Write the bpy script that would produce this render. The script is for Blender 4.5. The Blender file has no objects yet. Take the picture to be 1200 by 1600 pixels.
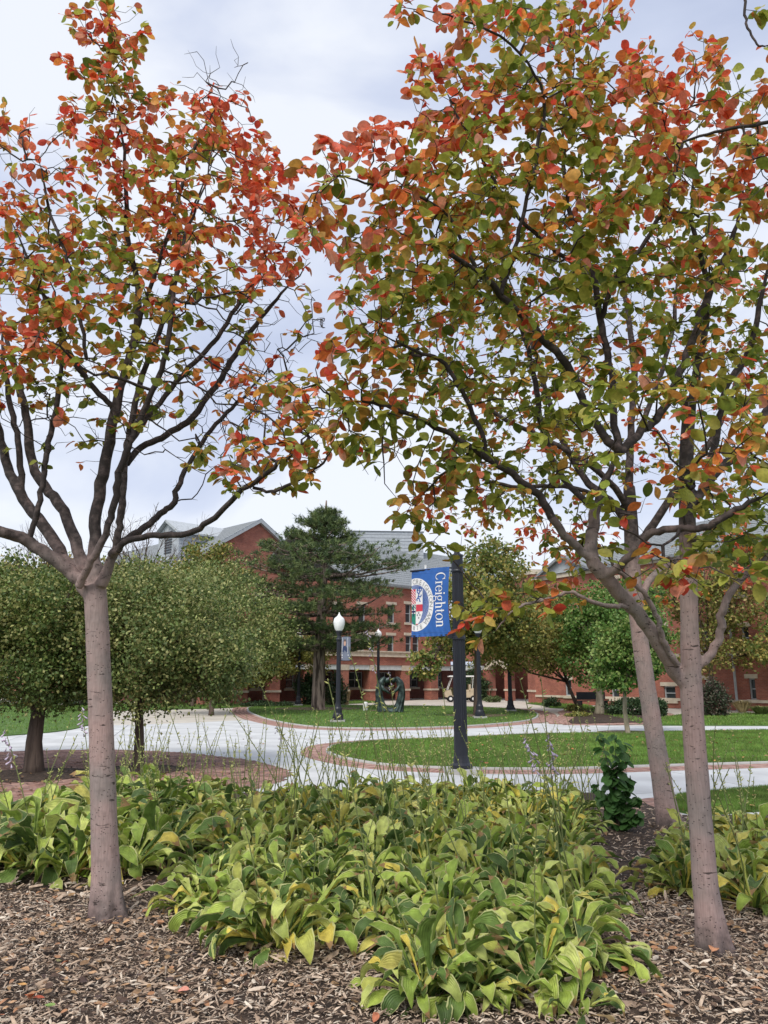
import bpy, bmesh, math, random
import numpy as np
from mathutils import Vector, Matrix, noise

random.seed(7); rng = np.random.default_rng(11)
S = bpy.context.scene
COL = S.collection

# ------------------------------------------------------------------ camera
CAMH = 1.6; PITCH = math.radians(12.3); FOC = 1200.0
cam = bpy.data.cameras.new("camera"); camo = bpy.data.objects.new("camera", cam); COL.objects.link(camo)
camo.location = (0, 0, CAMH); camo.rotation_euler = (math.pi/2 + PITCH, 0, 0)
cam.sensor_fit = 'VERTICAL'; cam.sensor_height = 24.0; cam.lens = 24.0*FOC/1600.0
cam.clip_start = 0.05; cam.clip_end = 2000
S.camera = camo

# ------------------------------------------------------------------ sky and sun
W = bpy.data.worlds.new("World"); S.world = W; W.use_nodes = True
nt = W.node_tree; nt.nodes.clear()
def N(nt, t, **kw):
    n = nt.nodes.new(t)
    for k, v in kw.items(): setattr(n, k, v)
    return n
out = N(nt, 'ShaderNodeOutputWorld'); bg = N(nt, 'ShaderNodeBackground'); bg.inputs[1].default_value = 0.12
sky = N(nt, 'ShaderNodeTexSky', sky_type='NISHITA'); sky.sun_disc = False
SUN_EL, SUN_AZ = math.radians(52), math.radians(205)
sky.sun_elevation = SUN_EL; sky.sun_rotation = SUN_AZ; sky.air_density = 1.0; sky.dust_density = 2.0
tc = N(nt, 'ShaderNodeTexCoord'); mp = N(nt, 'ShaderNodeMapping'); mp.inputs['Scale'].default_value = (1.0, 1.0, 2.6)
mp.inputs['Rotation'].default_value = (0.0, 0.25, 0.4)
n1 = N(nt, 'ShaderNodeTexNoise'); n1.inputs['Scale'].default_value = 1.9; n1.inputs['Detail'].default_value = 6; n1.inputs['Roughness'].default_value = 0.5
n1.inputs['Distortion'].default_value = 0.35
r1 = N(nt, 'ShaderNodeValToRGB'); r1.color_ramp.elements[0].position = 0.32; r1.color_ramp.elements[0].color = (0.42, 0.475, 0.63, 1)
r1.color_ramp.elements[1].position = 0.60; r1.color_ramp.elements[1].color = (0.74, 0.77, 0.835, 1)
e = r1.color_ramp.elements.new(0.48); e.color = (0.55, 0.60, 0.735, 1)
sc = N(nt, 'ShaderNodeVectorMath', operation='SCALE'); sc.inputs['Scale'].default_value = 5.4
mx = N(nt, 'ShaderNodeMix', data_type='RGBA'); mx.inputs[0].default_value = 0.93
L = nt.links.new
L(tc.outputs['Generated'], mp.inputs['Vector']); L(mp.outputs[0], n1.inputs['Vector']); L(n1.outputs['Fac'], r1.inputs[0])
L(r1.outputs[0], sc.inputs[0]); L(sky.outputs[0], mx.inputs[6]); L(sc.outputs[0], mx.inputs[7]); L(mx.outputs[2], bg.inputs[0]); L(bg.outputs[0], out.inputs[0])

sl = bpy.data.lights.new("sun", 'SUN'); sl.energy = 1.5; sl.angle = math.radians(25); sl.color = (1.0, 0.95, 0.87)
so = bpy.data.objects.new("sun", sl); COL.objects.link(so)
sdir = Vector((math.sin(SUN_AZ)*math.cos(SUN_EL), math.cos(SUN_AZ)*math.cos(SUN_EL), math.sin(SUN_EL)))
so.rotation_euler = (-sdir).to_track_quat('-Z', 'Y').to_euler(); so.location = (0, -5, 20)
S.view_settings.view_transform = 'Standard'; S.view_settings.look = 'None'
S.view_settings.exposure = 0.96; S.view_settings.gamma = 1.0; S.view_settings.use_curve_mapping = False
S.render.engine = 'CYCLES'; S.cycles.max_bounces = 6; S.cycles.diffuse_bounces = 4; S.cycles.transmission_bounces = 4
S.cycles.use_denoising = True

# ------------------------------------------------------------------ picture coordinates -> places
CP, SP = math.cos(PITCH), math.sin(PITCH)
def ray(x, y): return np.array([x-600.0, FOC*CP+(y-800.0)*SP, FOC*SP-(y-800.0)*CP])
def at(x, y, Y):
    d = ray(x, y); p = d*(Y/d[1]); p[2] += CAMH; return p
def gp(x, y, z=0.0):
    d = ray(x, y); t = (z-CAMH)/d[2]; return np.array([d[0]*t, d[1]*t, z])
def to_px(P):
    P = np.asarray(P, float); q = P-np.array([0, 0, CAMH]); f = q[..., 1]*CP+q[..., 2]*SP; u = -q[..., 1]*SP+q[..., 2]*CP
    return np.stack([600+FOC*q[..., 0]/f, 800-FOC*u/f, f], -1)

# ------------------------------------------------------------------ materials
def new_mat(name):
    m = bpy.data.materials.new(name); m.use_nodes = True
    t = m.node_tree; b = t.nodes['Principled BSDF']; return m, t, b
def rgba(c): return (c[0], c[1], c[2], 1)
def noisy(name, c1, c2, scale=8, rough=0.85, bump=0.3, bscale=None, vec='Object', stretch=None, c3=None, spec=0.3, dist=0.02, metallic=0.0, ramp=(0.35, 0.65), detail=6):
    m, t, b = new_mat(name)
    co = N(t, 'ShaderNodeTexCoord'); src = co.outputs[vec]
    if stretch:
        k = N(t, 'ShaderNodeMapping'); k.inputs['Scale'].default_value = stretch; t.links.new(src, k.inputs[0]); src = k.outputs[0]
    n = N(t, 'ShaderNodeTexNoise'); n.inputs['Scale'].default_value = scale; n.inputs['Detail'].default_value = detail; t.links.new(src, n.inputs['Vector'])
    r = N(t, 'ShaderNodeValToRGB'); r.color_ramp.elements[0].position = ramp[0]; r.color_ramp.elements[1].position = ramp[1]
    r.color_ramp.elements[0].color = rgba(c1); r.color_ramp.elements[1].color = rgba(c2)
    if c3: x = r.color_ramp.elements.new((ramp[0]+ramp[1])/2); x.color = rgba(c3)
    t.links.new(n.outputs['Fac'], r.inputs[0]); t.links.new(r.outputs[0], b.inputs['Base Color'])
    b.inputs['Roughness'].default_value = rough; b.inputs['Specular IOR Level'].default_value = spec; b.inputs['Metallic'].default_value = metallic
    if bump:
        n2 = N(t, 'ShaderNodeTexNoise'); n2.inputs['Scale'].default_value = bscale or scale*6; n2.inputs['Detail'].default_value = 5; t.links.new(src, n2.inputs['Vector'])
        bp = N(t, 'ShaderNodeBump'); bp.inputs['Strength'].default_value = bump; bp.inputs['Distance'].default_value = dist
        t.links.new(n2.outputs['Fac'], bp.inputs['Height']); t.links.new(bp.outputs[0], b.inputs['Normal'])
    return m
def flat(name, c, rough=0.6, metallic=0, spec=0.4):
    return noisy(name, tuple(x*0.9 for x in c), tuple(min(1, x*1.08) for x in c), scale=5, rough=rough, bump=0.06, metallic=metallic, spec=spec, bscale=60)

def leaf_material(name, trans=0.35, edge=False, rough=0.5, var=0.22, nscale=55.0):
    m, t, b = new_mat(name); lk = t.links.new
    oi = N(t, 'ShaderNodeObjectInfo'); at_ = N(t, 'ShaderNodeAttribute', attribute_name='lc')
    add = N(t, 'ShaderNodeMix', data_type='RGBA', blend_type='ADD'); add.inputs[0].default_value = 1.0
    lk(oi.outputs['Color'], add.inputs[6]); lk(at_.outputs['Color'], add.inputs[7])
    g = N(t, 'ShaderNodeNewGeometry'); n = N(t, 'ShaderNodeTexNoise'); n.inputs['Scale'].default_value = nscale; n.inputs['Detail'].default_value = 3
    lk(g.outputs['Position'], n.inputs['Vector'])
    mr = N(t, 'ShaderNodeMapRange'); mr.inputs['From Min'].default_value = 0.3; mr.inputs['From Max'].default_value = 0.7
    mr.inputs['To Min'].default_value = 1-var; mr.inputs['To Max'].default_value = 1+var; lk(n.outputs['Fac'], mr.inputs[0])
    mul = N(t, 'ShaderNodeVectorMath', operation='SCALE'); lk(add.outputs[2], mul.inputs[0]); lk(mr.outputs[0], mul.inputs['Scale'])
    col = mul.outputs[0]
    if edge:
        ea = N(t, 'ShaderNodeAttribute', attribute_name='edge')
        n2 = N(t, 'ShaderNodeTexNoise'); n2.inputs['Scale'].default_value = 60; lk(g.outputs['Position'], n2.inputs['Vector'])
        ad = N(t, 'ShaderNodeMath', operation='MULTIPLY_ADD'); ad.inputs[1].default_value = 0.20; lk(n2.outputs['Fac'], ad.inputs[0]); lk(ea.outputs['Fac'], ad.inputs[2])
        rp = N(t, 'ShaderNodeValToRGB'); rp.color_ramp.elements[0].position = 0.98; rp.color_ramp.elements[0].color = (0, 0, 0, 1)
        rp.color_ramp.elements[1].position = 1.0; rp.color_ramp.elements[1].color = (.8, .8, .8, 1); lk(ad.outputs[0], rp.inputs[0])
        m2 = N(t, 'ShaderNodeMix', data_type='RGBA'); lk(rp.outputs[0], m2.inputs[0]); lk(col, m2.inputs[6]); m2.inputs[7].default_value = (0.50, 0.50, 0.22, 1)
        col = m2.outputs[2]
        # brown, scorched tips on some leaves
        ta = N(t, 'ShaderNodeAttribute', attribute_name='tip'); t2 = N(t, 'ShaderNodeMath', operation='MULTIPLY_ADD'); t2.inputs[1].default_value = 0.45
        lk(n2.outputs['Fac'], t2.inputs[0]); lk(ta.outputs['Fac'], t2.inputs[2])
        rt = N(t, 'ShaderNodeValToRGB'); rt.color_ramp.elements[0].position = 0.93; rt.color_ramp.elements[0].color = (0, 0, 0, 1)
        rt.color_ramp.elements[1].position = 1.0; rt.color_ramp.elements[1].color = (1, 1, 1, 1); lk(t2.outputs[0], rt.inputs[0])
        gt = N(t, 'ShaderNodeMath', operation='GREATER_THAN'); gt.inputs[1].default_value = 0.6; lk(oi.outputs['Random'], gt.inputs[0])
        mm = N(t, 'ShaderNodeMath', operation='MULTIPLY'); lk(rt.outputs[0], mm.inputs[0]); lk(gt.outputs[0], mm.inputs[1])
        m3 = N(t, 'ShaderNodeMix', data_type='RGBA'); lk(mm.outputs[0], m3.inputs[0]); lk(col, m3.inputs[6]); m3.inputs[7].default_value = (0.36, 0.22, 0.10, 1)
        col = m3.outputs[2]
    if edge:   # parallel veins pressed into the blade
        sv = N(t, 'ShaderNodeMath', operation='MULTIPLY'); sv.inputs[1].default_value = 30.0; lk(ea.outputs['Fac'], sv.inputs[0])
        sn = N(t, 'ShaderNodeMath', operation='SINE'); lk(sv.outputs[0], sn.inputs[0])
        vb = N(t, 'ShaderNodeBump'); vb.inputs['Strength'].default_value = 0.5; vb.inputs['Distance'].default_value = 0.003; lk(sn.outputs[0], vb.inputs['Height']); lk(vb.outputs[0], b.inputs['Normal'])
    lk(col, b.inputs['Base Color']); b.inputs['Roughness'].default_value = rough; b.inputs['Specular IOR Level'].default_value = 0.35
    tr = N(t, 'ShaderNodeBsdfTranslucent'); lk(col, tr.inputs['Color'])
    ms = N(t, 'ShaderNodeMixShader'); ms.inputs[0].default_value = trans
    o = t.nodes['Material Output']; lk(b.outputs[0], ms.inputs[1]); lk(tr.outputs[0], ms.inputs[2]); lk(ms.outputs[0], o.inputs['Surface'])
    return m

def bark_material(name, c_lo, c_hi, dark, radial=True):
    m, t, b = new_mat(name); lk = t.links.new
    g = N(t, 'ShaderNodeNewGeometry')
    k = N(t, 'ShaderNodeMapping'); k.inputs['Scale'].default_value = (60, 60, 3.5); lk(g.outputs['Position'], k.inputs[0])
    n = N(t, 'ShaderNodeTexNoise'); n.inputs['Scale'].default_value = 2.2; n.inputs['Detail'].default_value = 8; n.inputs['Roughness'].default_value = 0.6; lk(k.outputs[0], n.inputs['Vector'])
    r = N(t, 'ShaderNodeValToRGB'); r.color_ramp.elements[0].position = 0.3; r.color_ramp.elements[1].position = 0.7
    r.color_ramp.elements[0].color = rgba(c_lo); r.color_ramp.elements[1].color = rgba(c_hi); lk(n.outputs['Fac'], r.inputs[0])
    # large pale and rosy patches
    nb = N(t, 'ShaderNodeTexNoise'); nb.inputs['Scale'].default_value = 3.5; nb.inputs['Detail'].default_value = 5; lk(g.outputs['Position'], nb.inputs['Vector'])
    rb = N(t, 'ShaderNodeValToRGB'); rb.color_ramp.elements[0].position = 0.35; rb.color_ramp.elements[1].position = 0.65
    rb.color_ramp.elements[0].color = (0.80, 0.84, 0.84, 1); rb.color_ramp.elements[1].color = (1.10, 0.98, 0.97, 1); lk(nb.outputs['Fac'], rb.inputs[0])
    mb = N(t, 'ShaderNodeMix', data_type='RGBA', blend_type='MULTIPLY'); mb.inputs[0].default_value = 1; lk(r.outputs[0], mb.inputs[6]); lk(rb.outputs[0], mb.inputs[7])
    # short dark crosswise marks
    k2 = N(t, 'ShaderNodeMapping'); k2.inputs['Scale'].default_value = (9, 9, 34); lk(g.outputs['Position'], k2.inputs[0])
    n2 = N(t, 'ShaderNodeTexNoise'); n2.inputs['Scale'].default_value = 1.0; n2.inputs['Detail'].default_value = 5; n2.inputs['Distortion'].default_value = 0.6; lk(k2.outputs[0], n2.inputs['Vector'])
    r2 = N(t, 'ShaderNodeValToRGB'); r2.color_ramp.elements[0].position = 0.64; r2.color_ramp.elements[0].color = (0, 0, 0, 1)
    r2.color_ramp.elements[1].position = 0.685; r2.color_ramp.elements[1].color = (1, 1, 1, 1); lk(n2.outputs['Fac'], r2.inputs[0])
    # specks
    v = N(t, 'ShaderNodeTexVoronoi'); v.inputs['Scale'].default_value = 38; k3 = N(t, 'ShaderNodeMapping'); k3.inputs['Scale'].default_value = (1, 1, 1.7); lk(g.outputs['Position'], k3.inputs[0]); lk(k3.outputs[0], v.inputs['Vector'])
    r3 = N(t, 'ShaderNodeValToRGB'); r3.color_ramp.elements[0].position = 0.14; r3.color_ramp.elements[0].color = (1, 1, 1, 1)
    r3.color_ramp.elements[1].position = 0.22; r3.color_ramp.elements[1].color = (0, 0, 0, 1); lk(v.outputs['Distance'], r3.inputs[0])
    n4 = N(t, 'ShaderNodeTexNoise'); n4.inputs['Scale'].default_value = 9; lk(g.outputs['Position'], n4.inputs['Vector'])
    gt = N(t, 'ShaderNodeMath', operation='GREATER_THAN'); gt.inputs[1].default_value = 0.47; lk(n4.outputs['Fac'], gt.inputs[0])
    mu = N(t, 'ShaderNodeMath', operation='MULTIPLY'); lk(r3.outputs[0], mu.inputs[0]); lk(gt.outputs[0], mu.inputs[1])
    mxx = N(t, 'ShaderNodeMath', operation='MAXIMUM'); lk(mu.outputs[0], mxx.inputs[0]); lk(r2.outputs[0], mxx.inputs[1])
    sc_ = N(t, 'ShaderNodeMath', operation='MULTIPLY'); sc_.inputs[1].default_value = 0.85; lk(mxx.outputs[0], sc_.inputs[0])
    m3 = N(t, 'ShaderNodeMix', data_type='RGBA'); lk(sc_.outputs[0], m3.inputs[0]); lk(mb.outputs[2], m3.inputs[6]); m3.inputs[7].default_value = rgba(dark)
    # darker bark: attribute 'age' (0 smooth pale bark, 1 dark bark, high up and at the foot)
    ag = N(t, 'ShaderNodeAttribute', attribute_name='age'); na = N(t, 'ShaderNodeTexNoise'); na.inputs['Scale'].default_value = 22; na.inputs['Detail'].default_value = 6; lk(g.outputs['Position'], na.inputs['Vector'])
    sb = N(t, 'ShaderNodeMath', operation='SUBTRACT'); sb.inputs[1].default_value = 0.5; lk(na.outputs['Fac'], sb.inputs[0])
    ml = N(t, 'ShaderNodeMath', operation='MULTIPLY_ADD', use_clamp=True); ml.inputs[1].default_value = 1.1; lk(sb.outputs[0], ml.inputs[0]); lk(ag.outputs['Fac'], ml.inputs[2])
    m4 = N(t, 'ShaderNodeMix', data_type='RGBA'); lk(ml.outputs[0], m4.inputs[0]); lk(m3.outputs[2], m4.inputs[6]); m4.inputs[7].default_value = (0.052, 0.042, 0.040, 1)
    lk(m4.outputs[2], b.inputs['Base Color']); b.inputs['Roughness'].default_value = 0.85; b.inputs['Specular IOR Level'].default_value = 0.2
    h = N(t, 'ShaderNodeMath', operation='MULTIPLY_ADD'); h.inputs[1].default_value = -1.2; lk(mxx.outputs[0], h.inputs[0]); lk(nb.outputs['Fac'], h.inputs[2])
    h2 = N(t, 'ShaderNodeMath', operation='MULTIPLY_ADD'); h2.inputs[1].default_value = 0.8; lk(na.outputs['Fac'], h2.inputs[0]); lk(h.outputs[0], h2.inputs[2])
    bp = N(t, 'ShaderNodeBump'); bp.inputs['Strength'].default_value = 0.6; bp.inputs['Distance'].default_value = 0.006; lk(h2.outputs[0], bp.inputs['Height']); lk(bp.outputs[0], b.inputs['Normal'])
    return m

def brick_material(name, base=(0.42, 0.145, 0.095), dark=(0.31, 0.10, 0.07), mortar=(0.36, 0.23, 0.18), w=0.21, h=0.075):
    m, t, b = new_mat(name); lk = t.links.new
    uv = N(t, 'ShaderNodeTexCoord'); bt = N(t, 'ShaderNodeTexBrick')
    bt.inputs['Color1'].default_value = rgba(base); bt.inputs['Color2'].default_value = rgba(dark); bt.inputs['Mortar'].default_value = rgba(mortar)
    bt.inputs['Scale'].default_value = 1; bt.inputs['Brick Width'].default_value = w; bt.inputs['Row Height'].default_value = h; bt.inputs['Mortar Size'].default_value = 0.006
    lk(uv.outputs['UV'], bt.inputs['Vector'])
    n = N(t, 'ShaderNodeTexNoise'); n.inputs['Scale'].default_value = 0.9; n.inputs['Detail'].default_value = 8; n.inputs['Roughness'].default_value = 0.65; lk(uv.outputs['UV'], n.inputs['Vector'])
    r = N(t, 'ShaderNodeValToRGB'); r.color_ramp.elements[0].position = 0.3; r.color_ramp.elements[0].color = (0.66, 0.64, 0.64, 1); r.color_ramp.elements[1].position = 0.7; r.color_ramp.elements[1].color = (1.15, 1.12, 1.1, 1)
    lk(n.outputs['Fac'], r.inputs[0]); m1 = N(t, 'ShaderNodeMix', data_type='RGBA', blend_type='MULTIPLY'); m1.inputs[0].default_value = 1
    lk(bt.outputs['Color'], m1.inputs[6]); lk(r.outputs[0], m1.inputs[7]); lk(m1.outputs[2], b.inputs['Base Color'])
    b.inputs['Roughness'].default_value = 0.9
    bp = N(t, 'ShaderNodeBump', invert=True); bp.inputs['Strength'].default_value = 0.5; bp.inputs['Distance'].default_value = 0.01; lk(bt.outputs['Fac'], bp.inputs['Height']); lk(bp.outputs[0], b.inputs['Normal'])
    return m

M = {}
M['leaf'] = leaf_material('autumn_leaf', 0.42)
M['farleaf'] = leaf_material('distant_leaf', 0.22, var=0.3, nscale=9.0)
M['hosta'] = leaf_material('hosta_leaf', 0.20, edge=True, rough=0.52, var=0.26, nscale=22)
M['needle'] = leaf_material('pine_needle', 0.1, var=0.35, nscale=5.0)
M['grassblade'] = leaf_material('grass_blade', 0.3, var=0.35, nscale=2.5)
M['bark'] = bark_material('smooth_rosy_bark', (0.30, 0.235, 0.215), (0.44, 0.345, 0.32), (0.045, 0.036, 0.033))
M['farbark'] = noisy('rough_brown_bark', (0.05, 0.035, 0.028), (0.16, 0.115, 0.09), scale=6, stretch=(1, 1, 0.15), bump=1.0, dist=0.05, bscale=14)
M['palebark'] = noisy('pale_bark', (0.20, 0.17, 0.12), (0.38, 0.33, 0.24), scale=6, stretch=(1, 1, 0.3), bump=0.5)
M['pinebark'] = noisy('furrowed_pine_bark', (0.055, 0.04, 0.032), (0.30, 0.23, 0.19), scale=7, stretch=(1, 1, 0.16), bump=1.0, dist=0.08, bscale=7, ramp=(0.42, 0.58))
M['brick'] = brick_material('red_wall_brick')
M['darkbrick'] = brick_material('shaded_entry_brick', (0.25, 0.07, 0.05), (0.17, 0.05, 0.035))  # wall brick darkened, the arcade's shade is put into its colour
M['stone'] = noisy('cream_limestone', (0.50, 0.43, 0.33), (0.62, 0.55, 0.44), scale=3, bump=0.15)
M['shingle'] = noisy('grey_roof_shingle', (0.16, 0.175, 0.185), (0.30, 0.32, 0.33), scale=9, bump=0.6, stretch=(1, 1, 2.5))
M['trimgrey'] = flat('grey_trim_paint', (0.42, 0.45, 0.47), 0.5)
M['siding'] = flat('pale_grey_siding', (0.40, 0.43, 0.46), 0.6)
M['awning'] = flat('pale_grey_fascia', (0.58, 0.62, 0.62), 0.5)
M['glass'] = flat('dark_window_glass', (0.035, 0.045, 0.05), 0.08, spec=0.6)
M['white'] = flat('white_paint', (0.75, 0.75, 0.73), 0.5)
M['black'] = flat('black_powder_coat', (0.018, 0.020, 0.028), 0.42)
M['globe'] = flat('frosted_white_globe', (0.82, 0.83, 0.82), 0.25)
M['bronze'] = noisy('dark_green_bronze', (0.02, 0.03, 0.03), (0.09, 0.13, 0.12), scale=5, rough=0.45, bump=0.4, metallic=0.5, bscale=14)
M['tire'] = flat('black_rubber', (0.02, 0.02, 0.02), 0.8)
M['cartbody'] = flat('tan_cart_body', (0.52, 0.43, 0.30), 0.35)
M['redlens'] = flat('red_lens', (0.8, 0.05, 0.02), 0.3)
M['blue'] = flat('blue_plastic', (0.05, 0.3, 0.6), 0.4)
M['concrete'] = noisy('pale_concrete', (0.46, 0.465, 0.465), (0.61, 0.62, 0.615), scale=.9, bump=0.1, bscale=70, dist=0.003, detail=9)
M['tanconcrete'] = noisy('tan_concrete', (0.46, 0.42, 0.36), (0.58, 0.54, 0.47), scale=1.2, bump=0.1, bscale=70, dist=0.003, detail=9)
M['joint'] = flat('sandy_joint', (0.16, 0.15, 0.14), 0.9)
M['sandjoint'] = flat('dark_sand_joint', (0.15, 0.10, 0.08), 0.9)
M['curb'] = flat('grey_curb', (0.42, 0.41, 0.39), 0.85)
M['lawnsoil'] = noisy('lawn_green', (0.06, 0.115, 0.022), (0.10, 0.18, 0.036), scale=2.2, bump=0.5, bscale=60, dist=0.02, detail=8)
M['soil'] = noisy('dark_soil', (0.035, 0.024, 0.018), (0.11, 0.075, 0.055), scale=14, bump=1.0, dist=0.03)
def var_mat(name, cols, rough=0.85, bump=0.4, bscale=60, nz=9):
    """colour picked per object (Object Info random) or per piece (attribute 'rnd')"""
    m, t, b = new_mat(name); lk = t.links.new
    oi = N(t, 'ShaderNodeObjectInfo'); a = N(t, 'ShaderNodeAttribute', attribute_name='rnd')
    s = N(t, 'ShaderNodeMath', operation='ADD'); lk(oi.outputs['Random'], s.inputs[0]); lk(a.outputs['Fac'], s.inputs[1])
    f = N(t, 'ShaderNodeMath', operation='FRACT'); lk(s.outputs[0], f.inputs[0])
    r = N(t, 'ShaderNodeValToRGB'); el = r.color_ramp.elements
    el[0].position = 0; el[0].color = rgba(cols[0]); el[1].position = 1; el[1].color = rgba(cols[-1])
    for i, c in enumerate(cols[1:-1]): q = el.new((i+1)/(len(cols)-1)); q.color = rgba(c)
    lk(f.outputs[0], r.inputs[0])
    g = N(t, 'ShaderNodeNewGeometry'); n = N(t, 'ShaderNodeTexNoise'); n.inputs['Scale'].default_value = nz; n.inputs['Detail'].default_value = 6; lk(g.outputs['Position'], n.inputs['Vector'])
    mr = N(t, 'ShaderNodeMapRange'); mr.inputs['From Min'].default_value = 0.3; mr.inputs['From Max'].default_value = 0.7; mr.inputs['To Min'].default_value = 0.75; mr.inputs['To Max'].default_value = 1.2; lk(n.outputs['Fac'], mr.inputs[0])
    v = N(t, 'ShaderNodeVectorMath', operation='SCALE'); lk(r.outputs[0], v.inputs[0]); lk(mr.outputs[0], v.inputs['Scale']); lk(v.outputs[0], b.inputs['Base Color'])
    b.inputs['Roughness'].default_value = rough; b.inputs['Specular IOR Level'].default_value = 0.25
    n2 = N(t, 'ShaderNodeTexNoise'); n2.inputs['Scale'].default_value = bscale; lk(g.outputs['Position'], n2.inputs['Vector'])
    bp = N(t, 'ShaderNodeBump'); bp.inputs['Strength'].default_value = bump; bp.inputs['Distance'].default_value = 0.004; lk(n2.outputs['Fac'], bp.inputs['Height']); lk(bp.outputs[0], b.inputs['Normal'])
    return m
M['paver'] = var_mat('red_brown_paver', [(0.22, 0.125, 0.10), (0.38, 0.22, 0.175), (0.29, 0.18, 0.15), (0.44, 0.27, 0.22), (0.20, 0.13, 0.11), (0.35, 0.18, 0.13)])
M['edgepaver'] = var_mat('rosy_edge_paver', [(0.34, 0.19, 0.155), (0.44, 0.27, 0.22), (0.38, 0.23, 0.19), (0.48, 0.31, 0.26), (0.30, 0.17, 0.14)])
M['chip'] = var_mat('shredded_bark_chip', [(0.13, 0.085, 0.06), (0.37, 0.27, 0.195), (0.52, 0.39, 0.28), (0.25, 0.175, 0.125), (0.64, 0.51, 0.39), (0.42, 0.31, 0.225), (0.74, 0.64, 0.52), (0.10, 0.065, 0.045)], nz=40)
M['fallen'] = leaf_material('fallen_leaf', 0.1, var=0.3, nscale=60)

# ------------------------------------------------------------------ mesh helpers
def tag(o, label=None, cat=None, group=None, kind=None):
    if label: o['label'] = label
    if cat: o['category'] = cat
    if group: o['group'] = group
    if kind: o['kind'] = kind
    return o
def empty(name, loc=(0, 0, 0), rz=0.0):
    o = bpy.data.objects.new(name, None); COL.objects.link(o); o.location = loc; o.rotation_euler = (0, 0, rz); o.empty_display_size = 0.1; return o
def link(name, me, parent=None):
    o = bpy.data.objects.new(name, me); COL.objects.link(o)
    if parent is not None: o.parent = parent
    return o
def np_mesh(name, V, faces, mats, midx=None, smooth=False, attrs=None, uv=None):
    """faces: list of int arrays (n,k)"""
    me = bpy.data.meshes.new(name); V = np.asarray(V, np.float32)
    fs = [np.asarray(f, np.int32) for f in faces if len(f)]
    tot = np.concatenate([np.full(len(f), f.shape[1], np.int32) for f in fs]); idx = np.concatenate([f.ravel() for f in fs])
    st = np.concatenate([[0], np.cumsum(tot)[:-1]]).astype(np.int32)
    me.vertices.add(len(V)); me.vertices.foreach_set('co', V.ravel())
    me.loops.add(len(idx)); me.loops.foreach_set('vertex_index', idx)
    me.polygons.add(len(tot)); me.polygons.foreach_set('loop_start', st); me.polygons.foreach_set('loop_total', tot)
    if midx is not None: me.polygons.foreach_set('material_index', np.asarray(midx, np.int32))
    if smooth: me.polygons.foreach_set('use_smooth', np.ones(len(tot), bool))
    for m in (mats if isinstance(mats, (list, tuple)) else [mats]): me.materials.append(m)
    for k, a in (attrs or {}).items():
        a = np.asarray(a, np.float32)
        if a.ndim == 2:
            A = me.attributes.new(k, 'FLOAT_COLOR', 'POINT'); A.data.foreach_set('color', np.concatenate([a, np.ones((len(a), 1), np.float32)], 1).ravel())
        else:
            A = me.attributes.new(k, 'FLOAT', 'POINT'); A.data.foreach_set('value', a)
    if uv is not None:
        u = me.uv_layers.new(name='UVMap'); u.data.foreach_set('uv', np.asarray(uv, np.float32).ravel())
    me.update(calc_edges=True); return me

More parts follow.
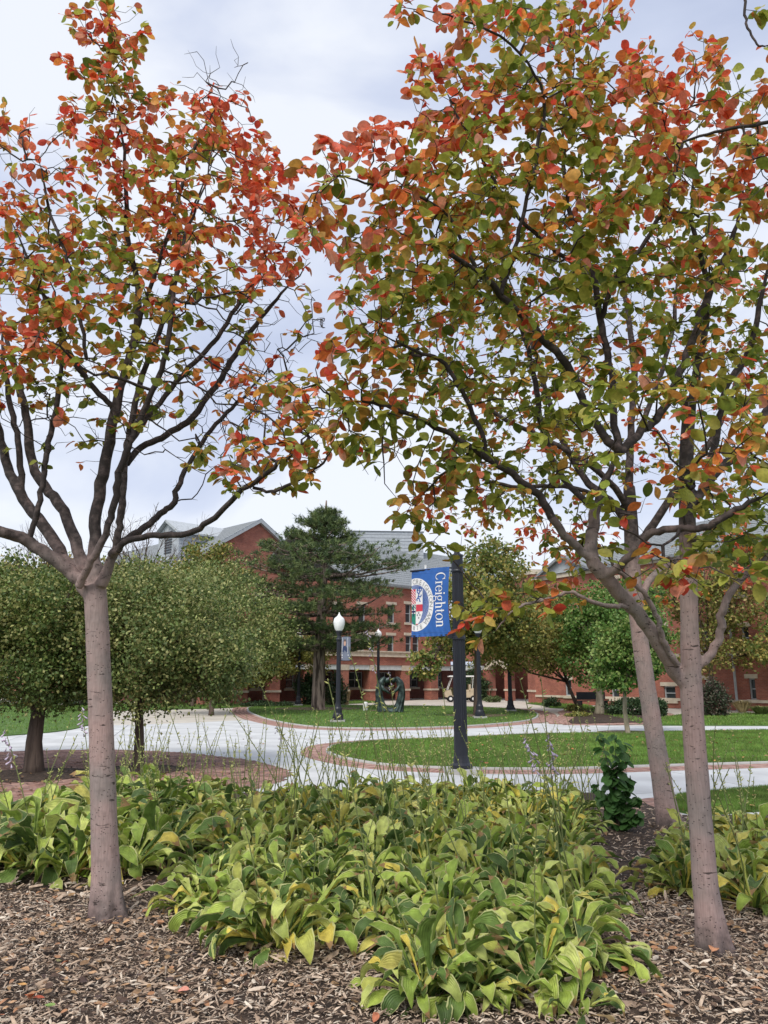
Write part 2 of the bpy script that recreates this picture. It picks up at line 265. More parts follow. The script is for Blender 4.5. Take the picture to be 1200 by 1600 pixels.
class MB:
    def __init__(s): s.v = []; s.f = []; s.m = []; s.uv = []
    def face(s, pts, m=0, uv=None):
        i = len(s.v); s.v += [tuple(p) for p in pts]; s.f.append(tuple(range(i, i+len(pts)))); s.m.append(m)
        s.uv += list(uv) if uv is not None else [(0, 0)]*len(pts)
    def box(s, fr, u0, u1, d0, d1, z0, z1, m=0):
        P = lambda u, d, z: fr(u, d, z)
        s.face([P(u0, d1, z0), P(u1, d1, z0), P(u1, d1, z1), P(u0, d1, z1)], m, [(u0, z0), (u1, z0), (u1, z1), (u0, z1)])
        s.face([P(u1, d0, z0), P(u0, d0, z0), P(u0, d0, z1), P(u1, d0, z1)], m, [(u1, z0), (u0, z0), (u0, z1), (u1, z1)])
        s.face([P(u0, d0, z0), P(u0, d1, z0), P(u0, d1, z1), P(u0, d0, z1)], m, [(d0, z0), (d1, z0), (d1, z1), (d0, z1)])
        s.face([P(u1, d1, z0), P(u1, d0, z0), P(u1, d0, z1), P(u1, d1, z1)], m, [(d1, z0), (d0, z0), (d0, z1), (d1, z1)])
        s.face([P(u0, d1, z1), P(u1, d1, z1), P(u1, d0, z1), P(u0, d0, z1)], m, [(u0, d1), (u1, d1), (u1, d0), (u0, d0)])
        s.face([P(u0, d0, z0), P(u1, d0, z0), P(u1, d1, z0), P(u0, d1, z0)], m, [(u0, d0), (u1, d0), (u1, d1), (u0, d1)])
    def tube(s, pts, rad, sides=8, m=0, caps=True):
        V, F, A = tube_np(pts, rad, sides, caps)
        i = len(s.v); s.v += [tuple(p) for p in V]
        for f in F:
            s.f.append(tuple(int(k)+i for k in f)); s.m.append(m); s.uv += [(0, 0)]*len(f)
    def lathe(s, prof, c=(0, 0, 0), sides=20, m=0, flute=0, fdepth=0.06):
        i = len(s.v)
        for r, z in prof:
            for k in range(sides):
                a = 2*math.pi*k/sides; rr = r*(1-(fdepth if (flute and k % 2) else 0)); s.v.append((c[0]+rr*math.cos(a), c[1]+rr*math.sin(a), c[2]+z))
        for j in range(len(prof)-1):
            for k in range(sides):
                a = i+j*sides+k; b = i+j*sides+(k+1) % sides
                s.f.append((a, b, b+sides, a+sides)); s.m.append(m); s.uv += [(0, 0)]*4
        s.f.append(tuple(i+(len(prof)-1)*sides+k for k in range(sides))); s.m.append(m); s.uv += [(0, 0)]*sides
    def build(s, name, mats, parent=None, smooth=False, origin=None):
        me = bpy.data.meshes.new(name); me.from_pydata(s.v, [], s.f)
        for m in (mats if isinstance(mats, (list, tuple)) else [mats]): me.materials.append(m)
        me.polygons.foreach_set('material_index', s.m)
        if smooth: me.polygons.foreach_set('use_smooth', [True]*len(s.f))
        u = me.uv_layers.new(name='UVMap'); u.data.foreach_set('uv', np.asarray(s.uv, np.float32).ravel())
        me.update(); return link(name, me, parent)

def tube_np(pts, rad, sides=8, caps=False):
    P = np.asarray(pts, float); n = len(P); R = np.asarray(rad, float)*np.ones(n)
    T = np.gradient(P, axis=0); T /= np.linalg.norm(T, axis=1)[:, None]+1e-9
    ref = np.array([1.0, 0, 0]) if abs(T[0][0]) < 0.8 else np.array([0, 1.0, 0])
    a = np.cross(T[0], ref); a /= np.linalg.norm(a); Us = [a]
    for i in range(1, n):
        a = a-T[i]*a.dot(T[i]); a /= np.linalg.norm(a)+1e-9; Us.append(a)
    U = np.array(Us); B = np.cross(T, U); ang = np.arange(sides)*2*math.pi/sides
    V = P[:, None, :]+R[:, None, None]*(np.cos(ang)[None, :, None]*U[:, None, :]+np.sin(ang)[None, :, None]*B[:, None, :])
    V = V.reshape(-1, 3); i = np.arange(n-1)[:, None]*sides; k = np.arange(sides)[None, :]; k2 = (k+1) % sides
    F = [q for q in np.stack([i+k, i+k2, i+k2+sides, i+k+sides], -1).reshape(-1, 4)]
    if caps: F = F+[np.arange(sides)[::-1], np.arange(sides)+(n-1)*sides]
    return V, F, None

def frame(p0, p1):
    p0 = np.array(p0[:2], float); p1 = np.array(p1[:2], float); t = (p1-p0)/np.linalg.norm(p1-p0); n = np.array([t[1], -t[0]])
    def fr(u, d, z): q = p0+t*u+n*d; return (q[0], q[1], z)
    fr.L = float(np.linalg.norm(p1-p0)); fr.p0 = p0; fr.t = t; fr.n = n
    def u_of(x):       # where the sight line of picture column x meets the wall
        dx, dy = x-600.0, FOC*CP+200*SP
        A = np.array([[t[0], -dx], [t[1], -dy]]); s_ = np.linalg.solve(A, -p0); return s_[0]
    fr.u_of = u_of
    def z_of(u, y): q = p0+t*u; r = ray(600, y); return CAMH+r[2]*q[1]/r[1]
    fr.z_of = z_of
    return fr
XY = lambda u, d, z: (u, -d, z)       # plain axes: u = x, d towards the viewer

def smooth_loop(pts, n=6, closed=True):
    P = np.asarray(pts, float); m = len(P); o = []
    for i in range(m if closed else m-1):
        p0 = P[(i-1) % m] if closed or i > 0 else P[i]; p1 = P[i]; p2 = P[(i+1) % m]; p3 = P[(i+2) % m] if closed or i+2 < m else P[(i+1) % m]
        d = np.linalg.norm(p2-p1); d0 = np.linalg.norm(p1-p0)+1e-6; d3 = np.linalg.norm(p3-p2)+1e-6
        m1 = (p2-p0)/(d+d0)*d if d0 > 0 else (p2-p1); m2 = (p3-p1)/(d+d3)*d
        for k in range(n):
            t = k/n; o.append((2*t**3-3*t**2+1)*p1+(t**3-2*t**2+t)*m1+(-2*t**3+3*t**2)*p2+(t**3-t**2)*m2)
    if not closed: o.append(P[-1])
    return np.array(o)
def inside(poly, q):
    x, y = q[:, 0], q[:, 1]; c = np.zeros(len(q), bool); n = len(poly)
    for i in range(n):
        x1, y1 = poly[i][:2]; x2, y2 = poly[(i+1) % n][:2]
        if y1 == y2: continue
        k = ((y1 > y) != (y2 > y)) & (x < (x2-x1)*(y-y1)/(y2-y1)+x1); c ^= k
    return c
# ================================================================== GROUND
def poly_mesh(name, P, z, mat, parent=None, kind='structure', thick=0.0, label=None):
    bm = bmesh.new(); vs = [bm.verts.new((p[0], p[1], z)) for p in P]; f = bm.faces.new(vs); bm.normal_update()
    if f.normal.z < 0: f.normal_flip()
    if thick:
        r = bmesh.ops.extrude_face_region(bm, geom=[f]); 
        for g in r['geom']:
            if isinstance(g, bmesh.types.BMVert): g.co.z = z
        for v in vs: v.co.z = z-thick
    bmesh.ops.triangulate(bm, faces=[q for q in bm.faces if len(q.verts) > 4])
    me = bpy.data.meshes.new(name); bm.to_mesh(me); bm.free(); me.materials.append(mat)
    o = link(name, me, parent)
    if kind: o['kind'] = kind
    if label: o['label'] = label
    return o
def GP(pts): return np.array([gp(x, y)[:2] for x, y in pts])

poly_mesh('ground', [(-600, -40), (600, -40), (600, 900), (-600, 900)], -0.06, M['lawnsoil'])
poly_mesh('walkway', [(-45, 24), (45, 24), (45, 85), (-45, 85)], -0.02, M['tanconcrete'])

plaza_px = [(-420, 1260), (-420, 1142), (0, 1140), (150, 1134), (280, 1130), (400, 1124), (520, 1122), (700, 1124), (840, 1130), (880, 1133), (1000, 1134), (1200, 1134.5),
            (1500, 1135), (1500, 1275), (1200, 1275), (1000, 1300), (650, 1300), (0, 1350)]
plaza = poly_mesh('plaza', GP(plaza_px), -0.012, M['joint'])
bm = bmesh.new(); f = bm.faces.new([bm.verts.new((p[0], p[1], 0)) for p in GP(plaza_px)])
ang = math.radians(14); gx = Vector((math.cos(ang), math.sin(ang), 0)); gy = Vector((-math.sin(ang), math.cos(ang), 0))
for dvec, rng_ in ((gx, np.arange(-28, 48, 2.6)), (gy, np.arange(0, 50, 2.6))):
    for k in rng_:
        bmesh.ops.bisect_plane(bm, geom=bm.verts[:]+bm.edges[:]+bm.faces[:], plane_co=dvec*float(k), plane_no=dvec)
bmesh.ops.triangulate(bm, faces=[q for q in bm.faces if len(q.verts) > 8])
bm.normal_update()
for q in bm.faces[:]:
    if q.normal.z < 0: q.normal_flip()
fl = [[v.co.copy() for v in q.verts] for q in bm.faces if q.calc_area() > 0.05]; bm.free()
nslab = 0
for P in sorted(fl, key=lambda P: min(p.y for p in P))[:300]:
    c = sum(P, Vector())/len(P); n = len(P); b = MB()
    top = [p+(c-p).normalized()*0.014 for p in P]; dz = random.uniform(-0.001, 0.001)
    b.face([(p.x-c.x, p.y-c.y, dz) for p in top]); 
    for i in range(n):
        p, q = top[i], top[(i+1) % n]; b.face([(p.x-c.x, p.y-c.y, -0.011), (q.x-c.x, q.y-c.y, -0.011), (q.x-c.x, q.y-c.y, dz), (p.x-c.x, p.y-c.y, dz)])
    o = b.build('slab', M['concrete'], plaza); o.location = (c.x, c.y, 0); nslab += 1

def band_bricks(name, line, width, parent=None, side=1, z=0.008, blen=0.10, closed=True, maxobj=0):
    """soldier course of pavers along a line, each brick its own solid joined in one strip"""
    P = np.asarray(line); 
    if closed: P = np.vstack([P, P[:1]])
    seg = np.linalg.norm(np.diff(P, axis=0), axis=1); s = np.concatenate([[0], np.cumsum(seg)]); Ltot = s[-1]
    n = int(Ltot/blen); q = np.linspace(0, Ltot, n+1); X = np.interp(q, s, P[:, 0]); Y = np.interp(q, s, P[:, 1]); C = np.stack([X, Y], 1)
    T = np.gradient(C, axis=0); T /= np.linalg.norm(T, axis=1)[:, None]+1e-9; Nn = np.stack([T[:, 1], -T[:, 0]], 1)*side
    rows = max(1, int(round(width/0.21))); rw = width/rows; V = []; F = []; rn = []; k = 0
    for r in range(rows):
        for i in range(n):
            px = to_px((C[i][0], C[i][1], 0))
            if C[i][1] < 3 or not (-60 < px[0] < 1260): continue
            g = 0.006; a, b = C[i]+T[i]*g, C[i+1]-T[i]*g; ni, nj = Nn[i], Nn[i+1]; h = z+random.uniform(-.0015, .0015)
            q4 = [a+ni*(r*rw+g), b+nj*(r*rw+g), b+nj*((r+1)*rw-g), a+ni*((r+1)*rw-g)]
            for zz in (z-0.02, h):
                for p in q4: V.append((p[0], p[1], zz))
            F += [(k+4, k+5, k+6, k+7), (k, k+1, k+5, k+4), (k+1, k+2, k+6, k+5), (k+2, k+3, k+7, k+6), (k+3, k, k+4, k+7)]; k += 8; rn += [random.random()]*8
    if not V: return None
    o = link(name, np_mesh(name, V, [np.array(F)], M['edgepaver'], attrs={'rnd': rn}), parent); o['kind'] = 'stuff'
    # bedding below
    inn = C; ou = C+Nn*width; VV = [(p[0], p[1], z-0.006) for p in np.vstack([inn, ou])]; m = len(inn)
    FF = [(i, i+1, m+i+1, m+i) for i in range(m-1)]
    link('bedding', np_mesh('bedding', VV, [np.array(FF)], M['sandjoint']), parent)
    return o

def grass_blades(name, poly, count, h=0.05, w=0.012, z=0.03, parent=None, ymax=45):
    P = np.asarray(poly); lo = P.min(0); hi = P.max(0); hi[1] = min(hi[1], ymax)
    # denser close to the viewer
    u = rng.random((count*6, 2)); q = lo+(hi-lo)*u; q = q[inside(P, q)]
    pxl = to_px(np.c_[q, np.zeros(len(q))]); q = q[(pxl[:, 0] > -30) & (pxl[:, 0] < 1230)]
    if len(q) > count: q = q[rng.permutation(len(q))[:count]]
    n = len(q); a = rng.random(n)*2*math.pi; hh = h*(0.6+0.8*rng.random(n)); ww = w*(0.7+0.6*rng.random(n)); lean = (rng.random((n, 2))-0.5)*h*1.1
    b0 = np.c_[q[:, 0]-np.cos(a)*ww/2, q[:, 1]-np.sin(a)*ww/2, np.full(n, z)]; b1 = np.c_[q[:, 0]+np.cos(a)*ww/2, q[:, 1]+np.sin(a)*ww/2, np.full(n, z)]
    t = np.c_[q+lean, z+hh]; V = np.stack([b0, b1, t], 1).reshape(-1, 3); F = np.arange(3*n).reshape(-1, 3)
    nz = np.array([noise.noise((p[0]*0.6, p[1]*0.6, 0)) for p in q]); r = rng.random(n)
    c = np.array([0.17, 0.29, 0.055])[None]*(0.75+0.5*r+0.35*nz)[:, None]; y = (r > 0.93)[:, None]; c = np.where(y, np.array([[0.26, 0.24, 0.08]]), c)
    o = link(name, np_mesh(name, V, [F], M['grassblade'], attrs={'lc': np.repeat(c, 3, 0)}), parent); o['kind'] = 'stuff'; o.color = (0, 0, 0, 1)
    return o

isl = smooth_loop(GP([(388, 1110), (400, 1104.5), (470, 1102.5), (600, 1103), (720, 1104.5), (800, 1108), (834, 1114), (839, 1120), (820, 1127), (760, 1133), (700, 1136.5), (600, 1139), (500, 1137), (430, 1127), (398, 1117)]), 5)
lawn2 = smooth_loop(GP([(514, 1174), (530, 1165), (600, 1158.5), (700, 1155), (840, 1148.5), (950, 1146.5), (1200, 1142), (1500, 1139), (1750, 1150), (1600, 1180), (1450, 1186), (1200, 1193), (1000, 1199), (860, 1203), (700, 1201.5), (600, 1196), (545, 1187), (522, 1181)]), 4)
lawn3 = GP([(1005, 1133), (1200, 1134.2), (1600, 1135), (1600, 1116), (1200, 1116), (1070, 1117), (1010, 1126)])
lawn4 = smooth_loop(GP([(1042, 1262), (1060, 1249), (1120, 1242), (1200, 1235), (1400, 1222), (1560, 1235), (1500, 1262), (1350, 1268), (1200, 1268), (1090, 1274)]), 4)
lawn5 = smooth_loop(GP([(-300, 1172), (0, 1151), (95, 1143), (138, 1133), (150, 1122), (120, 1104), (0, 1099), (-300, 1097)]), 4)
lawn6 = GP([(822, 1099), (905, 1099), (1010, 1126), (1000, 1131), (905, 1108), (860, 1106), (845, 1102)])
strip = GP([(100, 1100), (460, 1100), (560, 1095), (600, 1097), (560, 1099), (440, 1104), (380, 1105), (330, 1107), (100, 1112)])
for nm, P, cnt, hh, ww in (('lawn', isl, 14000, .06, .03), ('lawn', lawn2, 90000, .05, .018), ('lawn', lawn3, 9000, .07, .05), ('lawn', lawn4, 40000, .055, .011), ('lawn', lawn5, 9000, .06, .03), ('lawn', lawn6, 2500, .07, .05), ('lawn', strip, 4000, .08, .05)):
    lw = poly_mesh(nm, P, 0.03, M['lawnsoil'], thick=0.05)
    g = grass_blades('grass', P, cnt, hh, ww, 0.028, ymax=60)
    tag(g, 'short green turf blades covering the campus lawns', 'grass', 'turf of the lawns')
for nm, P, w_ in (('brick_edging', isl, 0.85), ('brick_edging', lawn2, 0.63)):
    A = np.asarray(P); area = np.sum(A[:, 0]*np.roll(A[:, 1], -1)-A[:, 1]*np.roll(A[:, 0], -1))
    e_ = empty(nm, (0, 0, 0)); e_['kind'] = 'structure'
    band_bricks('paver', P, w_, e_, side=1 if area > 0 else -1)
    # slim curb between brick and turf
    n = len(A); Tn = np.roll(A, -1, 0)-np.roll(A, 1, 0); Tn /= np.linalg.norm(Tn, axis=1)[:, None]; Nn = np.stack([Tn[:, 1], -Tn[:, 0]], 1)*(1 if area > 0 else -1)
    I = A-Nn*0.02; O = A+Nn*0.07; V = [(p[0], p[1], zz) for Z in (I, O) for p in Z for zz in (0.045,)]+[(p[0], p[1], 0.0) for Z in (I, O) for p in Z]
    F = []
    for i in range(n):
        j = (i+1) % n; F += [(i, j, n+j, n+i), (n+i, n+j, 3*n+j, 3*n+i)]
    link('curb', np_mesh('curb', V, [np.array(F)], M['curb']), e_)
# brick courses along lower right path (front side) and round the far planting bed
e_ = empty('brick_edging'); e_['kind'] = 'structure'
ln = smooth_loop(GP([(900, 1262), (1000, 1249), (1060, 1243.5), (1120, 1237), (1200, 1229.5), (1420, 1213)]), 4, closed=False)
band_bricks('paver', ln, 0.63, e_, side=1, closed=False)
bedr = smooth_loop(GP([(893, 1131), (903, 1118), (898, 1112), (925, 1108), (1010, 1112), (1020, 1128), (960, 1130)]), 4)
e_ = empty('brick_edging'); e_['kind'] = 'structure'; A = bedr; area = np.sum(A[:, 0]*np.roll(A[:, 1], -1)-A[:, 1]*np.roll(A[:, 0], -1))
band_bricks('paver', bedr, 0.8, e_, side=1 if area > 0 else -1)
poly_mesh('planting_bed', bedr, 0.035, M['soil'], thick=0.05)
mulchmat = noisy('pale_mulch', (0.12, 0.08, 0.06), (0.30, 0.21, 0.16), scale=30, bump=1, dist=0.03)
def mulch_ring(cx, cy, r, z=0.05, label=None):
    c = gp(cx, cy); P = [(c[0]+r*math.cos(a)*(1+0.08*math.sin(3*a)), c[1]+r*0.9*math.sin(a)) for a in np.linspace(0, 2*math.pi, 25)[:-1]]
    return poly_mesh('mulch_circle', P, z, mulchmat, thick=0.05)
mulch_ring(497, 1108.5, 2.3); mulch_ring(745, 1119, 1.4); mulch_ring(980, 1146, 0.8); mulch_ring(600, 1111.5, 0.7)

# brick court under the round trees (running pavers)
court = smooth_loop(GP([(-260, 1300), (-260, 1186), (0, 1175.5), (120, 1172), (240, 1174), (330, 1181), (410, 1193), (447, 1205), (440, 1219), (380, 1237), (250, 1262), (100, 1284), (0, 1292)]), 4)
cobj = poly_mesh('brick_court', court, 0.002, M['sandjoint'])
ca, sa = math.cos(0.5), math.sin(0.5); bl, bw = 0.21, 0.105; cells = []
lo = court.min(0)-1; hi = court.max(0)+1; cc = (lo+hi)/2; Rr = np.linalg.norm(hi-lo)/2
for i in range(int(-Rr/bw), int(Rr/bw)):
    for j in range(int(-Rr/bl)-1, int(Rr/bl)+1):
        u = (j+(0.5 if i % 2 else 0))*bl; v = i*bw; cells.append((cc[0]+ca*u-sa*v, cc[1]+sa*u+ca*v))
cells = np.array(cells); cells = cells[inside(court, cells)]
pxs = to_px(np.c_[cells, np.zeros(len(cells))]); vis = (pxs[:, 0] > -25) & (pxs[:, 0] < 1230); cells = cells[vis]; d = np.hypot(cells[:, 0], cells[:, 1])
# the ones that show largest: nearest and not under the plants
pxs = pxs[vis]; hid = (pxs[:, 1] > 1255-0.14*(pxs[:, 0]-80).clip(0)) & (pxs[:, 0] > 110); od = np.where(hid, d+50, d); order = np.argsort(od); cells = cells[order]
bmesh_b = MB(); bmesh_b.box(XY, -bl/2+.003, bl/2-.003, -bw/2+.003, bw/2-.003, 0.0, 0.011); bo = bmesh_b.build('brick', M['paver'], cobj); bme = bo.data
for k, (x, y) in enumerate(cells[:300]):
    o = bo if k == 0 else link('brick', bme, cobj)
    o.location = (x, y, 0.003+random.uniform(-.0015, .0015)); o.rotation_euler = (random.uniform(-.006, .006), random.uniform(-.004, .004), 0.5+random.uniform(-.01, .01))
c = cells[300:]; n = len(c); dx = np.array([[-1, -1], [1, -1], [1, 1], [-1, 1]])*np.array([bl/2-.004, bw/2-.004]); rot = np.stack([dx[:, 0]*ca-dx[:, 1]*sa, dx[:, 0]*sa+dx[:, 1]*ca], 1)
top = c[:, None, :]+rot[None]; zt = 0.013+rng.uniform(-.0015, .0015, n); V = np.concatenate([np.concatenate([top, np.full((n, 4, 1), 0.0)], 2), np.concatenate([top, np.repeat(zt[:, None, None], 4, 1)], 2)], 1).reshape(-1, 3)
b8 = np.arange(n)[:, None]*8; F = np.concatenate([b8+np.array([q]) for q in ((4, 5, 6, 7), (0, 1, 5, 4), (1, 2, 6, 5), (2, 3, 7, 6), (3, 0, 4, 7))])
o = link('brick_field', np_mesh('brick_field', V, [F], M['paver'], attrs={'rnd': np.repeat(rng.random(n), 8)}), cobj); o['kind'] = 'stuff'

# ================================================================== BUILDINGS
def wall_open(mb, fr, u0, u1, z0, z1, opens, d1=0.0, thick=0.3, m=0):
    us = sorted({u0, u1, *[min(max(o[0], u0), u1) for o in opens], *[min(max(o[1], u0), u1) for o in opens]})
    zs = sorted({z0, z1, *[min(max(o[2], z0), z1) for o in opens], *[min(max(o[3], z0), z1) for o in opens]})
    for a, b in zip(us[:-1], us[1:]):
        run = None
        for c, e in list(zip(zs[:-1], zs[1:]))+[(None, None)]:
            solid = c is not None and not any(o[0]-1e-6 <= a and b <= o[1]+1e-6 and o[2]-1e-6 <= c and e <= o[3]+1e-6 for o in opens)
            if solid: run = (run[0], e) if run else (c, e)
            elif run: mb.box(fr, a, b, d1-thick, d1, run[0], run[1], m); run = None
def window(parent, fr, u0, u1, z0, z1, d1=0.0, mull=1, bars=1, lintel=True, sill=True):
    w = MB(); t = 0.06; D0, D1 = d1-0.20, d1-0.10
    w.box(fr, u0, u0+t, D0, D1, z0, z1); w.box(fr, u1-t, u1, D0, D1, z0, z1); w.box(fr, u0+t, u1-t, D0, D1, z0, z0+t); w.box(fr, u0+t, u1-t, D0, D1, z1-t, z1)
    for k in range(mull): c = u0+(u1-u0)*(k+1)/(mull+1); w.box(fr, c-.025, c+.025, D0+.01, D1-.01, z0+t, z1-t)
    for k in range(bars): c = z0+(z1-z0)*(k+1)/(bars+1); w.box(fr, u0+t, u1-t, D0+.03, D1-.03, c-.025, c+.025)
    wo = w.build('window', M['trimgrey'], parent)
    g = MB(); g.box(fr, u0+.03, u1-.03, D0-.02, D0+.02, z0+.03, z1-.03); g.build('pane', M['glass'], wo)
    if lintel: l = MB(); l.box(fr, u0-.18, u1+.18, d1-.12, d1+.05, z1+.002, z1+.22); l.build('lintel', M['stone'], wo)
    if sill: l = MB(); l.box(fr, u0-.14, u1+.14, d1-.12, d1+.08, z0-.17, z0-.002); l.build('sill', M['stone'], wo)
    return wo
def part(parent, name, mat, fr, *b, kind=None):
    q = MB(); q.box(fr, *b); o = q.build(name, mat, parent); return o
def roof_plane(parent, fr, u0, u1, d0, z0, d1, z1, name='roof', t=0.15, mat=None):
    """sheet from (d0,z0) to (d1,z1) with thickness, and shingle courses as real steps"""
    b = MB(); n = max(2, int(math.hypot(d1-d0, z1-z0)/0.45))
    for i in range(n):
        a, c = i/n, (i+1)/n; da, za, dc, zc = d0+(d1-d0)*a, z0+(z1-z0)*a, d0+(d1-d0)*c, z0+(z1-z0)*c
        b.face([fr(u0, da, za+.03), fr(u1, da, za+.03), fr(u1, dc, zc), fr(u0, dc, zc)], 0); b.face([fr(u0, da, za-t), fr(u1, da, za-t), fr(u1, da, za+.03), fr(u0, da, za+.03)], 0)
    b.face([fr(u0, d0, z0-t), fr(u0, d1, z1-t), fr(u0, d1, z1), fr(u0, d0, z0+.03)]); b.face([fr(u1, d0, z0+.03), fr(u1, d1, z1), fr(u1, d1, z1-t), fr(u1, d0, z0-t)])
    b.face([fr(u0, d0, z0-t), fr(u1, d0, z0-t), fr(u1, d1, z1-t), fr(u0, d1, z1-t)])
    return b.build(name, mat or M['shingle'], parent)

hall = empty('campus_hall', (0, 62, 0)); tag(hall, 'long red brick hall with ground floor arcade and steep grey roof behind the pine', 'building')
def HP(o): o.matrix_parent_inverse = Matrix.Translation((0, -62, 0)); return o
class Shift:  # children are modelled in world coordinates
    pass
hall.location = (0, 0, 0)
f1 = frame(gp(300, 1102.5), gp(705, 1092.6)); L1 = f1.L
U = f1.u_of; zc0, zc1 = 2.62, 3.3        # top of arcade, bottom of cornice
zb = 3.75; eave = 8.75; uE = U(545)
# piers of the arcade
pier_x = [330, 382, 432, 486, 539, 585, 634, 678]
b = MB()
for x in pier_x:
    u = U(x); p = MB(); p.box(f1, u-.40, u+.40, -.8, 0.0, 0, zc0-.35); po = p.build('pier', M['brick'], hall)
    part(po, 'stone_band', M['stone'], f1, u-.46, u+.46, -.86, .06, .74, .88); part(po, 'capital', M['stone'], f1, u-.43, u+.43, -.83, .03, zc0-.348, zc0+.05)
us = [U(x) for x in pier_x]
for a, c in zip(us[:-1], us[1:]): part(hall, 'fascia', M['awning'], f1, a+.44, c-.44, -.5, -.05, zc0-.30, zc0+.05)
part(hall, 'fascia', M['awning'], f1, us[-1]+.44, L1, -.5, -.05, zc0-.30, zc0+.05)
part(hall, 'wall', M['brick'], f1, 0, L1, -.9, .02, zc0+.052, zc1)
cn = MB(); cn.box(f1, -.1, L1, -.9, .16, zc1+.002, zc1+.12); cn.box(f1, -.1, L1, -.88, .08, zc1+.12, zb-.1); cn.box(f1, -.12, L1, -.9, .18, zb-.1, zb); cn.build('cornice', M['stone'], hall)
# upper walls with window openings
ops = []; wins = []
for x0, x1, y0, y1 in [(394, 410, 931, 951), (456, 466, 990, 1019), (500, 510, 990, 1019), (560, 570, 992, 1019), (576, 586, 992, 1019), (606, 617, 945, 973), (560, 571, 945, 973), (520, 531, 945, 973), (634, 643, 944, 973), (662, 672, 944, 973), (634, 643, 993, 1019), (645, 655, 993, 1019), (676, 686, 993, 1019), (606, 616, 993, 1019), (690, 699, 944, 973)]:
    u0, u1 = U(x0), U(x1); um = (u0+u1)/2; z1_, z0_ = f1.z_of(um, y0), f1.z_of(um, y1); ops.append((u0, u1, z0_, z1_))
w = MB(); wall_open(w, f1, 0, L1, zb, eave, ops, d1=-.02, thick=.35); w.build('wall', M['brick'], hall)
for o_ in ops: window(hall, f1, *o_, d1=-.02, mull=0, bars=1)
part(hall, 'gutter', M['trimgrey'], f1, uE, L1+.3, -.02, .30, eave+.002, eave+.22)
# arcade interior: floor step, back wall with windows, ceiling
bops = []
for a, c in zip(us[:-1]+[us[-1], us[-1]+3], us[1:]+[us[-1]+3, us[-1]+6]):
    m_ = (a+c)/2; bops.append((m_-.75, m_+.75, .95, 2.2))
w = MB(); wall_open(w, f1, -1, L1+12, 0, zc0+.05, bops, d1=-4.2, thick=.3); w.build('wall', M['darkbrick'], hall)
for o_ in bops: window(hall, f1, *o_, d1=-4.2, mull=1, bars=1, lintel=False)
part(hall, 'ceiling', M['trimgrey'], f1, -1, L1+6, -4.2, -.9, zc0+.06, zc0+.2)
# main roof
zr = f1.z_of(U(640), 855)*1.12; roof_plane(hall, f1, uE-.3, L1+9, .35, eave+.2, -7.5, zr)
roof_plane(hall, f1, uE-.3, L1+9, -15.5, eave+.2, -7.5, zr)
# grey sided block rising out of the roof
P0 = at(546, 900, 71); P1 = at(662, 900, 71.5); fb = frame(P0, P1); zt = at(600, 829, 71)[2]
s_ = MB(); z = 9.5
while z < zt-0.25:
    s_.box(fb, 0, fb.L, -5, 0.0+0.0, z, z+.02); s_.box(fb, 0, fb.L, -5, .02, z+.02, z+.30); z += .32
s_.box(fb, -.1, fb.L+.1, -5.1, .12, z, zt); s_.build('roof_block', M['siding'], hall)
for x, y in ((665, 893), (628, 934), (605, 900)):
    q = at(x, y, 66.0); p = MB(); p.lathe([(.09, -.6), (.09, .55)], q, 8); p.build('vent_pipe', M['white'], hall)
# small brick cross gable left of the banner
gx0, gx1 = U(560), U(645); zg = f1.z_of((gx0+gx1)/2, 893)
g = MB(); 
# gabled block turned 45 degrees, on the left
A = at(233, 906, 58.0); t45 = np.array([math.cos(math.radians(45)), math.sin(math.radians(45))])
def solve_px(x):
    best = None
    for t in np.linspace(2, 30, 2801):
        q = A[:2]+t45*t; xx = to_px((q[0], q[1], A[2]+t*0.55))[0]
        if best is None or abs(xx-x) < best[0]: best = (abs(xx-x), t)
    return best[1]
tp = solve_px(404); pk = A[:2]+t45*tp; zpk = at(404, 812, pk[1])[2]
fg = frame(A[:2], A[:2]+t45*2*tp); zA = A[2]
w = MB(); w.box(fg, 0, 2*tp, -.4, 0, 0, zA-.25)
w.face([fg(0, 0, zA-.25), fg(2*tp, 0, zA-.25), fg(tp, 0, zpk-.25)], 0, [(0, zA-.25), (2*tp, zA-.25), (tp, zpk-.25)])
w.face([fg(2*tp, -.4, zA-.25), fg(0, -.4, zA-.25), fg(tp, -.4, zpk-.25)], 0, [(0, 0), (1, 0), (1, 1)])
w.build('gable_wall', M['brick'], hall)
LR = 26.0   # length of the block along its ridge (into the picture, to the left)
w = MB(); flft = frame(fg(0, -LR, 0), fg(0, 0, 0)); w.box(flft, 0, LR, -.4, 0, 0, zA-.2); w.build('wall', M['brick'], hall)
